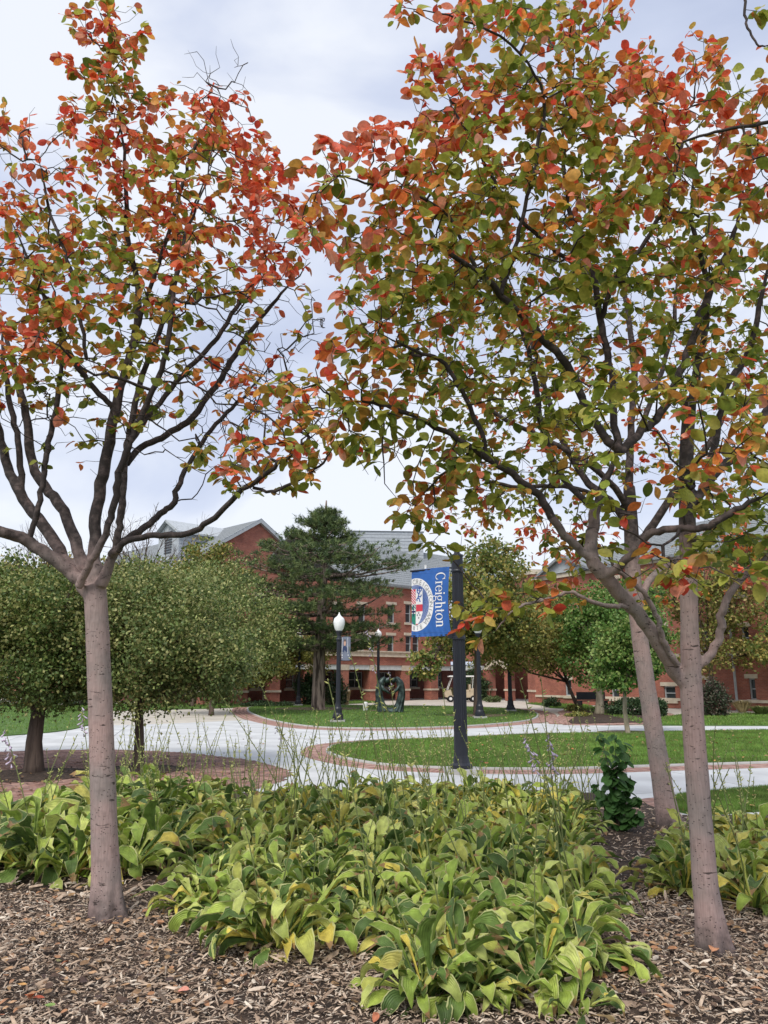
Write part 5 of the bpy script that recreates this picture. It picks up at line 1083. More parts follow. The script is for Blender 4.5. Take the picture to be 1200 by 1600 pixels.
    fo = link('foliage', np_mesh('foliage', np.concatenate(VV), [np.concatenate(FF)], M['leaf'], smooth=True, attrs={'lc': np.concatenate(CC)}), root); fo['kind'] = 'stuff'; fo.color = (0, 0, 0, 1)
    print(name, 'targets', len(T), 'nodes', N_, 'leaves', n, 'trunk verts', nv); return root

GRN = [(.14, .19, .03), (.24, .29, .045), (.34, .36, .06), (.45, .41, .08)]
ORG = [(.72, .25, .06), (.68, .19, .055), (.60, .32, .07), (.78, .36, .08)]
RED = [(.72, .125, .06), (.62, .075, .045), (.78, .19, .10), (.74, .15, .07)]
PNK = [(.78, .28, .18), (.80, .36, .24), (.74, .22, .13)]
def redfun(fn, pink=.3):
    def f(p, rd):
        px = to_px(p); nz = noise.noise((p[0]*1.7, p[1]*1.7, p[2]*1.7))*1.1+noise.noise((p[0]*6, p[1]*6, p[2]*6))*.7; v = fn(px[0], px[1])+nz*.42+rd.gauss(0, .17)
        if v < .48: c = rd.choice(GRN[:3] if v < .20 else GRN[1:])
        elif v < .54: c = rd.choice([(.36, .28, .06), (.48, .33, .07), (.42, .21, .05)])
        elif v < .68: c = rd.choice(ORG)
        else: c = rd.choice(PNK if rd.random() < pink else RED)
        s = rd.uniform(.75, 1.25); return [x*s for x in c]
    return f
def grid_interp(pts):
    P = np.array(pts, float)
    def f(x, y):
        d = ((P[:, 0]-x)**2+(P[:, 1]-y)**2)/150**2; w = np.exp(-d*2)+1e-6; return float((w*P[:, 2]).sum()/w.sum())
    return f
YL = gp(165, 1440)[1]
left_trunk = [(170, 1450, YL, 26), (168, 1420, YL, 24.5), (164, 1330, YL, 23), (160, 1200, YL, 21), (155, 1060, YL, 20), (151, 960, YL, 19.5), (148, 915, YL, 19)]
q = YL
left_limbs = [
 [(150, 940, q, 17), (118, 900, q, 15), (80, 872, q-.05, 14), (40, 843, q-.1, 13), (0, 830, q-.2, 12), (-50, 800, q-.3, 11), (-110, 740, q-.4, 9), (-150, 640, q-.5, 6)],
 [(46, 842, q-.1, 6), (60, 790, q-.12, 6), (68, 740, q-.1, 6), (76, 690, q, 6), (88, 640, q+.1, 5.5), (95, 570, q+.2, 4.5), (105, 500, q+.3, 3.5)],
 [(130, 915, q+.05, 12), (105, 880, q+.1, 13), (75, 830, q+.2, 12.5), (38, 780, q+.3, 11.5), (12, 730, q+.4, 10), (-5, 660, q+.5, 8), (-20, 560, q+.5, 6), (-10, 440, q+.5, 4)],
 [(34, 775, q+.3, 7), (30, 700, q+.4, 6.5), (18, 640, q+.5, 6), (8, 580, q+.5, 5), (2, 500, q+.6, 4)],
 [(150, 930, q+.05, 12), (128, 875, q+.1, 12.5), (100, 800, q+.25, 11.5), (70, 760, q+.35, 11), (48, 720, q+.4, 10), (42, 660, q+.45, 9), (30, 600, q+.5, 7.5), (10, 530, q+.6, 6), (-15, 450, q+.6, 4)],
 [(150, 915, q, 15), (148, 850, q+.05, 13), (153, 780, q+.1, 12.5), (165, 720, q+.15, 12), (178, 650, q+.2, 11), (192, 590, q+.25, 9.5), (212, 520, q+.3, 8), (216, 450, q+.3, 6.5), (200, 380, q+.25, 5.5), (196, 290, q+.1, 4.5), (190, 200, q, 3.8), (168, 110, q-.1, 3)],
 [(122, 918, q-.1, 9), (138, 885, q-.18, 8.5), (160, 845, q-.22, 8), (175, 800, q-.25, 7.5), (186, 740, q-.28, 7.5), (205, 690, q-.3, 7), (225, 640, q-.32, 6.5), (248, 590, q-.35, 6), (265, 525, q-.4, 5.5), (272, 450, q-.4, 4.8), (290, 370, q-.4, 4), (320, 290, q-.4, 3.2), (340, 200, q-.35, 2.6)],
 [(157, 915, q-.05, 13), (176, 870, q-.08, 9.5), (186, 830, q-.1, 8.5), (190, 790, q-.1, 8), (196, 720, q-.05, 7.5), (206, 660, q, 7), (222, 590, q+.1, 6), (255, 500, q+.2, 5), (280, 410, q+.3, 4.4), (300, 330, q+.3, 4), (330, 260, q+.3, 3)],
 [(186, 848, q-.1, 7), (215, 832, q, 7.5), (245, 808, q+.1, 7), (270, 785, q+.15, 6.5), (284, 745, q+.2, 5.5), (310, 700, q+.3, 5), (345, 655, q+.35, 4.5), (390, 610, q+.4, 3.6), (440, 550, q+.4, 2.6)],
 [(172, 868, q-.12, 8), (200, 846, q-.2, 7), (240, 836, q-.3, 6.5), (295, 834, q-.45, 6.5), (335, 808, q-.6, 6.2), (380, 766, q-.7, 5.6), (428, 730, q-.8, 5), (465, 702, q-.9, 4), (500, 670, q-1, 2.8)],
 [(198, 725, q, 7), (220, 700, q+.1, 7), (260, 680, q+.2, 7), (300, 652, q+.3, 7), (345, 590, q+.4, 6.5), (370, 550, q+.45, 6), (400, 505, q+.5, 5), (440, 460, q+.5, 4), (485, 410, q+.5, 3)],
 [(205, 690, q-.1, 5), (240, 640, q, 5.5), (285, 585, q+.1, 5.5), (330, 540, q+.2, 5), (370, 480, q+.3, 4.5), (410, 420, q+.3, 3.6), (440, 350, q+.3, 2.8)],
 [(395, 762, q-.7, 3.6), (430, 766, q-.75, 3.4), (470, 748, q-.8, 3.1), (505, 722, q-.9, 2.6), (522, 700, q-.9, 2)],
 [(180, 640, q+.2, 6), (150, 610, q+.15, 6), (120, 570, q+.05, 5.5), (85, 500, q-.1, 4.5), (50, 420, q-.2, 3.6), (15, 340, q-.3, 2.6)],
 [(212, 520, q+.3, 5), (235, 450, q+.2, 4.5), (285, 290, q+.0, 4), (300, 240, q-.05, 3.4), (345, 150, q-.1, 2.4)],
 [(135, 560, q+.05, 4), (122, 470, q+.0, 4), (100, 390, q-.1, 3.6), (75, 320, q-.1, 3), (60, 250, q-.2, 2.4)]]
LB = [(160, 60, 70, 75, q-.1, .35, 75), (165, 165, 80, 60, q-.1, .4, 60), (290, 190, 70, 65, q, .5, 60), (370, 200, 50, 55, q, .4, 30, .55), (345, 110, 40, 60, q, .3, 14, .15), (320, 290, 110, 80, q, .7, 110), (410, 290, 55, 70, q, .5, 40),
      (60, 260, 90, 70, q, .7, 50, .7), (190, 290, 100, 80, q, .8, 90), (60, 370, 90, 80, q, .9, 85, .85), (200, 400, 120, 80, q, 1, 120, .85), (350, 400, 110, 70, q, .9, 90, .7), (440, 380, 55, 60, q, .5, 36, .7), (50, 480, 100, 80, q-.4, .8, 130, .95), (180, 510, 120, 70, q, 1, 100, .7),
      (320, 510, 110, 80, q, 1, 70, .5), (430, 490, 80, 80, q, .7, 50, .35), (50, 590, 90, 50, q, .9, 60, .6), (180, 620, 120, 50, q, 1, 60, .55), (330, 620, 110, 60, q, .8, 46, .3), (120, 700, 110, 40, q, .8, 14, .6), (420, 620, 90, 60, q-.5, .6, 50, .45),
      (410, 720, 100, 55, q-.8, .5, 60, .7), (360, 700, 80, 50, q-.2, .6, 34, .5), (480, 690, 40, 50, q-.9, .3, 20, .6), (-60, 500, 70, 200, q, .8, 70), (20, 180, 40, 30, q, .3, 8, .9), (285, 760, 50, 30, q, .3, 6, .2), (380, 520, 130, 130, q+.1, .9, 160, 0), (330, 650, 130, 80, q, .8, 90, 0), (130, 620, 150, 90, q, .9, 90, 0), (480, 640, 70, 60, q-.7, .4, 26, 0), (330, 110, 60, 70, q, .4, 20, 0), (60, 200, 90, 50, q, .4, 14, 0)]
lr = grid_interp([(160, 40, .62), (80, 170, .85), (200, 150, .6), (300, 200, .85), (400, 200, .9), (20, 250, .9), (60, 330, .6), (180, 250, .5), (280, 330, .6), (440, 320, .8), (350, 400, .65), (180, 400, .42), (60, 420, .5), (40, 500, .72), (180, 520, .4), (300, 520, .42), (430, 500, .62), (60, 600, .38), (200, 620, .38), (420, 600, .7), (300, 660, .4), (430, 720, .5), (350, 740, .5)])
build_tree('autumn_tree', 'left autumn tree with forked rosy trunk, orange and red leaves thinning to bare twigs', left_trunk, left_limbs, [(*b_[:6], int(b_[6]*1.2), *b_[7:]) for b_ in LB], .078, 3, redfun(lr, .25), None, spacing=.055, kper=(2, 8))

YR = gp(1118, 1492)[1]; q = YR
right_trunk = [(1120, 1500, q, 25), (1115, 1475, q, 23.5), (1103, 1390, q, 21.5), (1096, 1300, q, 20), (1087, 1180, q, 19), (1081, 1090, q, 18.5), (1079, 1040, q, 17), (1077, 960, q, 15), (1075, 860, q, 14.5), (1073, 775, q, 13.5), (1073, 700, q, 12), (1078, 620, q, 10.5)]
right_limbs = [
 [(1083, 1080, q, 14), (1060, 1055, q, 14), (1035, 1015, q-.08, 13.5), (1008, 970, q-.15, 13.5), (975, 935, q-.22, 13.5), (945, 900, q-.3, 14.5), (926, 872, q-.35, 13), (925, 830, q-.35, 11.5), (930, 795, q-.35, 11), (948, 745, q-.4, 10.5), (966, 705, q-.4, 10)],
 [(968, 708, q-.4, 9), (940, 675, q-.42, 8.5), (915, 635, q-.45, 8), (886, 570, q-.5, 7.6), (835, 515, q-.6, 7.2), (783, 461, q-.7, 6.5), (745, 425, q-.8, 5.5), (700, 395, q-.9, 4.5), (640, 372, q-1, 3.2), (580, 350, q-1.1, 2.4)],
 [(926, 875, q-.35, 9.5), (900, 852, q-.4, 9), (875, 829, q-.45, 8.5), (845, 778, q-.5, 7.8), (810, 748, q-.55, 7.2), (761, 715, q-.6, 6.6), (715, 685, q-.7, 5.6), (658, 656, q-.8, 4.8), (604, 634, q-.9, 4), (555, 628, q-1, 3), (515, 640, q-1, 2.2)],
 [(765, 716, q-.6, 5), (742, 655, q-.65, 4.8), (715, 600, q-.7, 4.4), (690, 565, q-.75, 4), (640, 545, q-.8, 3), (590, 520, q-.9, 2.2)],
 [(965, 708, q-.4, 8.5), (990, 685, q-.35, 8.5), (1025, 655, q-.25, 8), (1050, 612, q-.2, 8), (1080, 540, q-.1, 8), (1108, 460, q, 7.5), (1130, 410, q, 6.5), (1150, 350, q, 5), (1165, 270, q, 3.6)],
 [(966, 706, q-.4, 7.5), (957, 640, q-.3, 7), (952, 570, q-.25, 7), (938, 500, q-.2, 6.5), (930, 440, q-.2, 6), (905, 380, q-.2, 5), (885, 300, q-.2, 4.2), (880, 200, q-.2, 3.4), (890, 110, q-.2, 2.6)],
 [(938, 500, q-.2, 5), (960, 440, q-.3, 4.8), (1000, 390, q-.35, 4.4), (1040, 320, q-.4, 4), (1060, 250, q-.4, 3.4), (1075, 170, q-.4, 2.6)],
 [(945, 905, q-.3, 9), (985, 868, q-.5, 8), (1020, 832, q-.6, 7.5), (1065, 826, q-.7, 7), (1105, 822, q-.75, 7), (1150, 797, q-.8, 6.5), (1205, 768, q-.85, 6)],
 [(1085, 1045, q, 9), (1110, 1022, q-.02, 8.5), (1125, 990, q-.05, 8), (1127, 958, q-.1, 7.5), (1150, 915, q-.15, 6.5), (1200, 870, q-.2, 5.5), (1260, 800, q-.2, 4)],
 [(1060, 1040, q-.08, 6), (1040, 1010, q-.14, 6), (1033, 985, q-.2, 5.5), (1022, 955, q-.25, 5), (1000, 920, q-.3, 4.8), (966, 893, q-.35, 4.5), (940, 850, q-.5, 3)],
 [(985, 950, q-.2, 5), (960, 948, q-.3, 4.5), (918, 938, q-.45, 4), (893, 925, q-.5, 3.8), (862, 934, q-.55, 3.2), (812, 945, q-.6, 2.6), (770, 950, q-.65, 2)],
 [(862, 934, q-.55, 2.6), (820, 945, q-.6, 2.4), (795, 960, q-.62, 2.1), (775, 985, q-.65, 1.8)],
 [(1074, 800, q, 8), (1095, 770, q, 8.5), (1125, 730, q+.05, 9), (1160, 708, q+.1, 9), (1185, 670, q+.2, 8), (1210, 610, q+.2, 7), (1240, 520, q+.2, 5)],
 [(1095, 770, q, 6), (1118, 690, q+.1, 6.5), (1135, 605, q+.15, 6), (1165, 560, q+.2, 6), (1189, 480, q+.2, 5), (1205, 380, q+.2, 4)],
 [(1075, 700, q, 9), (1085, 600, q+.1, 8), (1100, 520, q+.15, 7), (1105, 440, q+.2, 5.5), (1080, 340, q+.2, 4.2), (1090, 240, q+.1, 3)],
 [(930, 440, q-.2, 4.5), (860, 385, q-.4, 4), (800, 330, q-.5, 3.6), (760, 260, q-.6, 3.2), (720, 190, q-.7, 2.6), (690, 130, q-.7, 2)],
 [(783, 461, q-.7, 4.5), (800, 400, q-.6, 4.2), (820, 330, q-.6, 3.8), (840, 230, q-.6, 3.4), (850, 150, q-.7, 2.8), (800, 70, q-.9, 2.4), (700, 25, q-1.1, 2), (610, 8, q-1.2, 1.6)],
 [(1205, 190, q-.8, 3.6), (1130, 205, q-.8, 3), (1070, 220, q-.7, 2.2), (1010, 240, q-.6, 1.4)],
 [(1160, -40, q-1.4, 3), (1163, 15, q-1.4, 2.6), (1172, 50, q-1.4, 2.2), (1187, 72, q-1.4, 1.8), (1206, 70, q-1.4, 1.5)],
 [(745, 425, q-.8, 4), (700, 340, q-.9, 3.4), (640, 300, q-1, 2.8), (570, 285, q-1.2, 2.2), (510, 270, q-1.2, 1.6)],
 [(930, 795, q-.35, 6), (890, 760, q-.2, 6), (853, 694, q, 6), (838, 612, q+.2, 5.5), (822, 531, q+.3, 4.5), (790, 440, q+.3, 3.5)]]
n_ = 1.0
RB = [(610, 240, 85, 55, q-1.1, .35, 60), (500, 255, 40, 40, q-1.2, .2, 14), (560, 340, 100, 70, q-1.0, .5, 80), (700, 150, 70, 90, q-.7, .6, 90), (700, 270, 100, 80, q-.8, .7, 110), (840, 90, 120, 80, q-.5, .7, 120), (830, 200, 130, 90, q-.5, .8, 150), (950, 130, 90, 70, q-.4, .6, 80), (1060, 120, 90, 80, q-.4, .6, 80),
      (960, 260, 120, 80, q-.4, .9, 120), (1100, 230, 90, 80, q-.2, .8, 80), (1190, 230, 70, 110, q-.4, .8, 70), (830, 340, 140, 80, q-.4, .9, 140), (680, 390, 120, 80, q-.7, .8, 120), (1000, 370, 120, 80, q-.3, .9, 100), (1130, 370, 90, 80, q, .9, 70), (640, 480, 110, 70, q-.6, .7, 90), (800, 460, 120, 80, q-.4, .8, 90), (960, 480, 110, 80, q-.2, .9, 70), (1120, 500, 90, 80, q, .8, 60),
      (550, 570, 60, 60, q-.9, .3, 40), (575, 660, 60, 60, q-1.0, .25, 36), (500, 620, 70, 45, q-1.1, .3, 40), (430, 610, 45, 30, q-1.3, .2, 18), (670, 600, 80, 60, q-.6, .5, 60), (800, 580, 110, 70, q-.4, .7, 50), (700, 700, 80, 55, q-.5, .5, 50), (660, 790, 45, 45, q-.5, .3, 36), (740, 760, 90, 60, q-.4, .6, 60), (688, 838, 36, 22, q-.5, .3, 16), (712, 880, 10, 10, q-.6, .1, 3), (850, 690, 90, 60, q-.4, .6, 30),
      (900, 620, 90, 60, q-.7, .4, 26), (990, 620, 70, 45, q-1.3, .3, 20), (960, 760, 60, 50, q-1.3, .25, 10), (1110, 660, 80, 60, q-1.5, .3, 24), (1170, 590, 50, 60, q-.7, .5, 24), (1140, 760, 80, 50, q-.4, .5, 30), (1060, 580, 80, 60, q-.4, .5, 26), (1130, 890, 85, 35, q-1.5, .2, 18), (1020, 880, 60, 40, q-1.2, .3, 14), (770, 945, 60, 35, q-.6, .2, 22), (740, 985, 20, 22, q-.65, .1, 7), (700, 540, 160, 130, q-.5, .8, 90, 0), (1130, 830, 80, 50, q, .6, 40), (754, 975, 20, 26, q-.6, .2, 12), (905, 850, 60, 45, q+.2, .4, 24), (960, 640, 160, 120, q-.3, .8, 60, 0), (590, 730, 50, 40, q-.9, .3, 14, 0), (1000, 850, 80, 50, q-.9, .4, 14, 0), (840, 930, 70, 30, q-.5, .3, 22), (1190, 840, 50, 60, q-.3, .4, 16), (620, 20, 30, 20, q-1.2, .1, 6), (740, 20, 80, 30, q-1.0, .3, 24), (880, 20, 110, 40, q-.5, .5, 50),
      (1260, 400, 60, 300, q, 1, 60), (1175, 690, 50, 60, q-1.3, .3, 18), (1080, 760, 60, 50, q-1.3, .3, 10), (1192, 12, 10, 10, q-1.4, .1, 3), (1200, 74, 8, 6, q-1.4, .1, 2)]
rrf = grid_interp([(600, 20, .7), (700, 130, .62), (600, 250, .78), (500, 260, .85), (560, 330, .5), (850, 60, .42), (850, 180, .52), (1000, 120, .6), (1060, 80, .66), (1100, 200, .52), (1190, 200, .55), (750, 260, .52), (900, 300, .40), (1000, 350, .45), (1150, 330, .42), (700, 400, .36), (850, 420, .34), (620, 470, .42), (560, 570, .5), (500, 600, .7), (430, 610, .85), (590, 660, .32), (700, 560, .3), (850, 560, .28), (1000, 500, .32), (1150, 500, .3), (720, 720, .34), (650, 800, .36), (960, 640, .42), (1000, 780, .48), (1110, 670, .42), (1140, 890, .34), (760, 950, .5), (740, 990, .55), (850, 900, .4), (700, 860, .45)])
build_tree('autumn_tree', 'right front autumn tree with low V fork, rosy trunk and broad green and orange crown', right_trunk, right_limbs, RB, .076, 5, redfun(lambda x, y: rrf(x, y)-(.05 if y > 420 else 0)-(.16 if y > 840 and x > 880 else 0), .5), None, spacing=.092, kper=(3, 9))

YB = gp(1040, 1292)[1]; q = YB
back_trunk = [(1048, 1300, q, 19), (1042, 1270, q, 18), (1028, 1180, q, 16.5), (1015, 1100, q, 15), (1003, 1020, q, 14), (994, 950, q, 13.5), (988, 880, q, 13), (986, 820, q, 12), (983, 760, q, 10)]
back_limbs = [
 [(986, 830, q, 9), (960, 790, q, 8), (920, 755, q+.1, 7), (880, 690, q+.1, 6), (850, 600, q+.1, 5), (820, 500, q+.1, 4), (790, 420, q, 3)],
 [(983, 765, q, 8), (985, 680, q+.1, 7), (990, 580, q+.2, 6), (980, 480, q+.2, 5), (960, 400, q+.2, 4)],
 [(988, 870, q, 8), (1020, 820, q-.1, 8), (1060, 760, q-.2, 7), (1110, 690, q-.2, 6), (1150, 600, q-.2, 5), (1180, 500, q-.2, 4)],
 [(986, 800, q, 7), (940, 740, q-.3, 6), (860, 690, q-.4, 5), (780, 650, q-.5, 4), (700, 590, q-.5, 3)],
 [(994, 950, q, 7), (1020, 900, q+.1, 7), (1050, 880, q+.2, 6), (1110, 840, q+.3, 5), (1170, 780, q+.3, 4)],
 [(985, 700, q, 6), (1020, 620, q, 5), (1050, 520, q, 4.4), (1060, 420, q, 3.2)],
 [(940, 775, q, 5), (880, 760, q, 4.4), (800, 760, q, 3.6), (730, 740, q, 2.8)]]
BB = [(760, 560, 150, 100, q, 1.2, 230), (950, 520, 150, 110, q, 1.4, 200), (1110, 520, 110, 130, q, 1.3, 130), (680, 500, 90, 80, q, .8, 90), (820, 700, 140, 70, q, 1.1, 160), (740, 790, 90, 45, q, .7, 70), (960, 690, 110, 70, q, 1.2, 90), (1120, 720, 100, 70, q, 1, 90), (860, 800, 70, 40, q, .8, 50), (1150, 820, 70, 60, q, .8, 50), (1230, 600, 60, 200, q, 1, 60), (560, 430, 70, 60, q, .6, 36, .7), (640, 420, 90, 60, q, .8, 60), (780, 430, 140, 80, q, 1, 120), (1020, 400, 140, 80, q, 1, 110), (1050, 920, 60, 35, q, .5, 20), (1120, 880, 100, 50, q+.4, .6, 60), (890, 850, 80, 50, q, .6, 50)]
bkf = grid_interp([(560, 430, .65), (640, 500, .5), (760, 560, .42), (700, 700, .42), (720, 790, .55), (850, 700, .38), (950, 500, .42), (1020, 420, .62), (1100, 500, .6), (1120, 700, .5), (1000, 650, .45), (850, 500, .4), (780, 430, .5), (900, 800, .5)])
build_tree('autumn_tree', 'second right autumn tree, slimmer grey trunk leaning behind the leafy sapling', back_trunk, back_limbs, BB, .075, 9, redfun(bkf, .2), None, spacing=.115, kper=(4, 8), zdark=2.75)
# ================================================================== PLANTING BED
bed_px = [(-700, 1420), (-400, 1345), (0, 1318), (60, 1290), (120, 1268), (330, 1246), (520, 1236), (700, 1234), (930, 1242), (1010, 1262), (1045, 1280), (1200, 1280), (1500, 1290), (1700, 1340)]
bp_ = GP(bed_px); bed_poly = np.vstack([bp_, [[7, 1.2], [-7, 1.2]]])
def hz(x, y): return .03+.025*noise.noise((x*.9, y*.9, 2.0))+.008*noise.noise((x*5, y*5, 7.0))
gxs = np.arange(-7.5, 8.6, .12); gys = np.arange(1.0, 12.6, .12); XX, YY = np.meshgrid(gxs, gys); q = np.stack([XX.ravel(), YY.ravel()], 1); ins = inside(bed_poly, q)
zz = np.array([hz(a, b) for a, b in q]); V = np.c_[q, zz]; W_ = len(gxs); F = []
for j in range(len(gys)-1):
    for i in range(W_-1):
        a = j*W_+i
        if ins[a] or ins[a+1] or ins[a+W_] or ins[a+W_+1]: F.append((a, a+1, a+W_+1, a+W_))
o = link('mulch_bed', np_mesh('mulch_bed', V, [np.array(F)], M['soil'], smooth=True)); o['kind'] = 'structure'
# shredded bark, thousands of small solid slivers
def chips(n, x0, x1, y0, y1, L0, L1, zup=.02):
    P = np.c_[rng.uniform(x0, x1, n), rng.uniform(y0, y1, n)]; P = P[inside(bed_poly, P)]; px = to_px(np.c_[P, np.zeros(len(P))]); P = P[(px[:, 0] > -260) & (px[:, 0] < 1460) & (px[:, 1] < 1800)]
    n = len(P); a = rng.random(n)*2*math.pi; ln = rng.uniform(L0, L1, n)*(.5+.9*rng.random(n)**2); w = ln*rng.uniform(.08, .34, n); t = np.minimum(w*.4, .005); tilt = rng.normal(size=n)*.28; roll = rng.normal(size=n)*.5
    z = np.array([hz(*p) for p in P])+rng.random(n)*zup+.004
    d = np.c_[np.cos(a)*np.cos(tilt), np.sin(a)*np.cos(tilt), np.sin(tilt)]; s = np.c_[-np.sin(a)*np.cos(roll), np.cos(a)*np.cos(roll), np.sin(roll)]; u = np.cross(d, s); C = np.c_[P, z]
    e = (lambda f, g, h: C+d*(ln*f)[:, None]+s*(w*g)[:, None]+u*(t*h)[:, None]); k1 = rng.uniform(.3, 1, n); k2 = rng.uniform(.2, .9, n)
    V = np.stack([C-d*(ln/2)[:, None]-s*(w/2*k1)[:, None], C-s*(w/2)[:, None]+u*t[:, None]*.4, C+d*(ln/2)[:, None]-s*(w/2*k2)[:, None], C+d*(ln/2)[:, None]+s*(w/2*k1)[:, None], C+s*(w/2)[:, None]+u*t[:, None]*.2, C-d*(ln/2)[:, None]+s*(w/2*k2)[:, None], C+u*(t*1.6)[:, None]], 1).reshape(-1, 3)
    b = np.arange(n)[:, None]*7; F = np.concatenate([b+np.array([[i, (i+1) % 6, 6]]) for i in range(6)]); return V, F, np.repeat(rng.random(n), 7)
cs = [chips(80000, -4.6, 4.6, 3.6, 6.2, .012, .045, .024), chips(14000, -5.5, 5.5, 6.2, 10.5, .025, .07), chips(3200, -3.4, 3.4, 3.6, 6.5, .05, .11, .03)]
V = []; F = []; R = []; vo = 0
for v, f, r in cs: V.append(v); F.append(f+vo); R.append(r); vo += len(v)
o = link('bark_mulch', np_mesh('bark_mulch', np.concatenate(V), [np.concatenate(F)], M['chip'], attrs={'rnd': np.concatenate(R)})); tag(o, 'loose shredded bark mulch spread under the trees and hostas', 'mulch', kind='stuff')

# hosta leaf templates: petiole and blade bent along one arching path, margins wavy
def hosta_template(seed, elev, droop, plen, blen, wide):
    r = random.Random(seed); nP, nB = 3, 7; pts = []; e = math.radians(elev); p = Vector((0, 0, 0)); tot = nP+nB; V = []; F = []; ed = []; tp = []
    path = []
    for i in range(nP): path.append((p.copy(), e)); p = p+Vector((math.cos(e), 0, math.sin(e)))*plen/nP; e -= math.radians(droop*.10)
    for i in range(nB+1): path.append((p.copy(), e)); p = p+Vector((math.cos(e), 0, math.sin(e)))*blen/nB; e -= math.radians(droop*.9/nB*(1.0+.7*math.sin(i)))
    sway = r.uniform(-1.3, 1.3); ph = r.uniform(0, 6); cup = r.uniform(.1, .9); twist = r.uniform(-1.5, 1.5); rip = r.uniform(.2, .5)
    for i, (c, e) in enumerate(path):
        t = max(0, (i-nP)/nB); w = .010 if i < nP else .5*wide*1.5*max(0.0, math.sin(math.pi*min(1, .05+t*.95)**.66))**.8*(1-t)**.28+.001; up = Vector((-math.sin(e), 0, math.cos(e))); yy = sway*(c.length**2)*1.0
        for s in (-1, -.55, 0, .55, 1):
            a = abs(s); wv = (rip*w*math.sin(ph+t*9+s*2)+.10*w*math.sin(ph*2+t*21+s))*a*a+s*w*math.sin(twist*t) if i >= nP else 0
            V.append(c+Vector((0, yy+s*w, 0))+up*(cup*w*a*a*.9-.10*w*(a < .1)+wv)); ed.append(a if i >= nP else 0); tp.append(t)
    m = len(path)
    for i in range(m-1):
        for s in range(4): a = i*5+s; F.append((a, a+5, a+6, a+1))
    me = np_mesh('leaf', np.array([tuple(v) for v in V]), [np.array(F)], M['hosta'], smooth=True, attrs={'edge': ed, 'tip': tp}); return me
HT = {}
for cl, (e0, e1, dr0, dr1, pl) in {'outer': (18, 38, 70, 115, .24), 'mid': (38, 58, 85, 135, .26), 'inner': (56, 78, 85, 145, .25)}.items():
    HT[cl] = [hosta_template(k*7+len(cl), random.uniform(e0-6, e1+8), random.uniform(dr0-35, dr1+15), pl*random.uniform(.8, 1.15), random.uniform(.13, .22), random.uniform(.038, .068)) for k in range(14)]
# dead, crumpled leaf
DT = [hosta_template(100+k, random.uniform(10, 60), random.uniform(150, 260), .18, .14, .035) for k in range(4)]
HG = [(.14, .22, .045), (.25, .35, .06), (.42, .52, .10), (.09, .15, .04), (.58, .64, .18), (.34, .45, .08), (.12, .20, .045)]; HY = [(.44, .46, .10), (.62, .56, .14), (.36, .42, .11), (.66, .54, .10)]; HBn = [(.34, .24, .12), (.45, .34, .20), (.25, .16, .08)]
def mk_scape():
    """flower stalk, unit variety"""
    b = MB(); H = random.uniform(.75, 1.15); lean = random.uniform(.12, .45); n = 7; pts = [np.array([lean*H*(t**1.5), .03*math.sin(t*5), H*t]) for t in np.linspace(0, 1, n+1)]
    b.tube(pts, np.linspace(.0060, .0026, n+1), 5)
    k = random.randint(9, 17)
    for i in range(k):
        t = random.uniform(.45, 1); P = np.array([np.interp(t, np.linspace(0, 1, n+1), [p[j] for p in pts]) for j in range(3)]); a = random.random()*6.28; d = np.array([math.cos(a)*.7, math.sin(a)*.7, -.1+.9*random.random()]); ln = random.uniform(.022, .045); b.tube([P, P+d*ln*.5, P+d*ln], [.002, .0062, .001], 4, m=1)
    return b
pod = flat('pale_green_seed_pod', (.50, .50, .18), .7); stalkm = flat('dark_olive_stalk', (.16, .19, .06), .6); petal = flat('lilac_petal', (.58, .48, .62), .5)
SC = []
for i in range(7):
    o = mk_scape().build('flower_stalk', [stalkm, pod]); SC.append(o.data); bpy.data.objects.remove(o)
b = MB()
for k in range(4):
    a = k*1.6; P = np.array([0, 0, -k*.035]); d = np.array([math.cos(a), math.sin(a)*.6, -.75]); b.tube([P, P+d*.015, P+d*.035, P+d*.05], [.002, .005, .009, .012], 7)
o = b.build('flower', petal, smooth=True); FLW = o.data; bpy.data.objects.remove(o)
nleaf = 0
def hosta(x, y, label, group, scale=1.0, nl=62, yellow=.14, brown=.08, stalks=1, lean=0, upr=0.0):
    global nleaf
    r = empty('hosta_plant', (x, y, hz(x, y)), random.random()*6.28); tag(r, label, 'hosta', group)
    for i in range(nl):
        t = (i+.5)/nl; cl = 'outer' if t < .42 else ('mid' if t < .8 else 'inner'); me = random.choice(HT[cl]); az = i*2.39996+random.uniform(-.3, .3); s = scale*random.uniform(.72, 1.12); col = random.choice(HG)
        v = random.random()
        if v < yellow: col = random.choice(HY)
        if v > 1-brown: me = random.choice(DT); col = random.choice(HBn); s *= .9
        o = link('leaf', me, r); rr_ = random.uniform(.0, .09)*scale; o.location = (rr_*math.cos(az), rr_*math.sin(az), 0); o.rotation_euler = (random.uniform(-.5, .5), random.uniform(-.4, .25), az); o.scale = (s, s*random.uniform(.85, 1.15), s)
        k = random.uniform(.85, 1.2); o.color = (col[0]*k, col[1]*k, col[2]*k, 1); nleaf += 1
    for k in range(stalks):
        o = link('flower_stalk', random.choice(SC), r); o.rotation_euler = (random.uniform(-.12, .12), random.uniform(-.1, .1), random.random()*6.28); s = random.uniform(.8, 1.15); o.scale = (s, s, s); o.location = (random.uniform(-.08, .08), random.uniform(-.08, .08), 0.02)
    return r
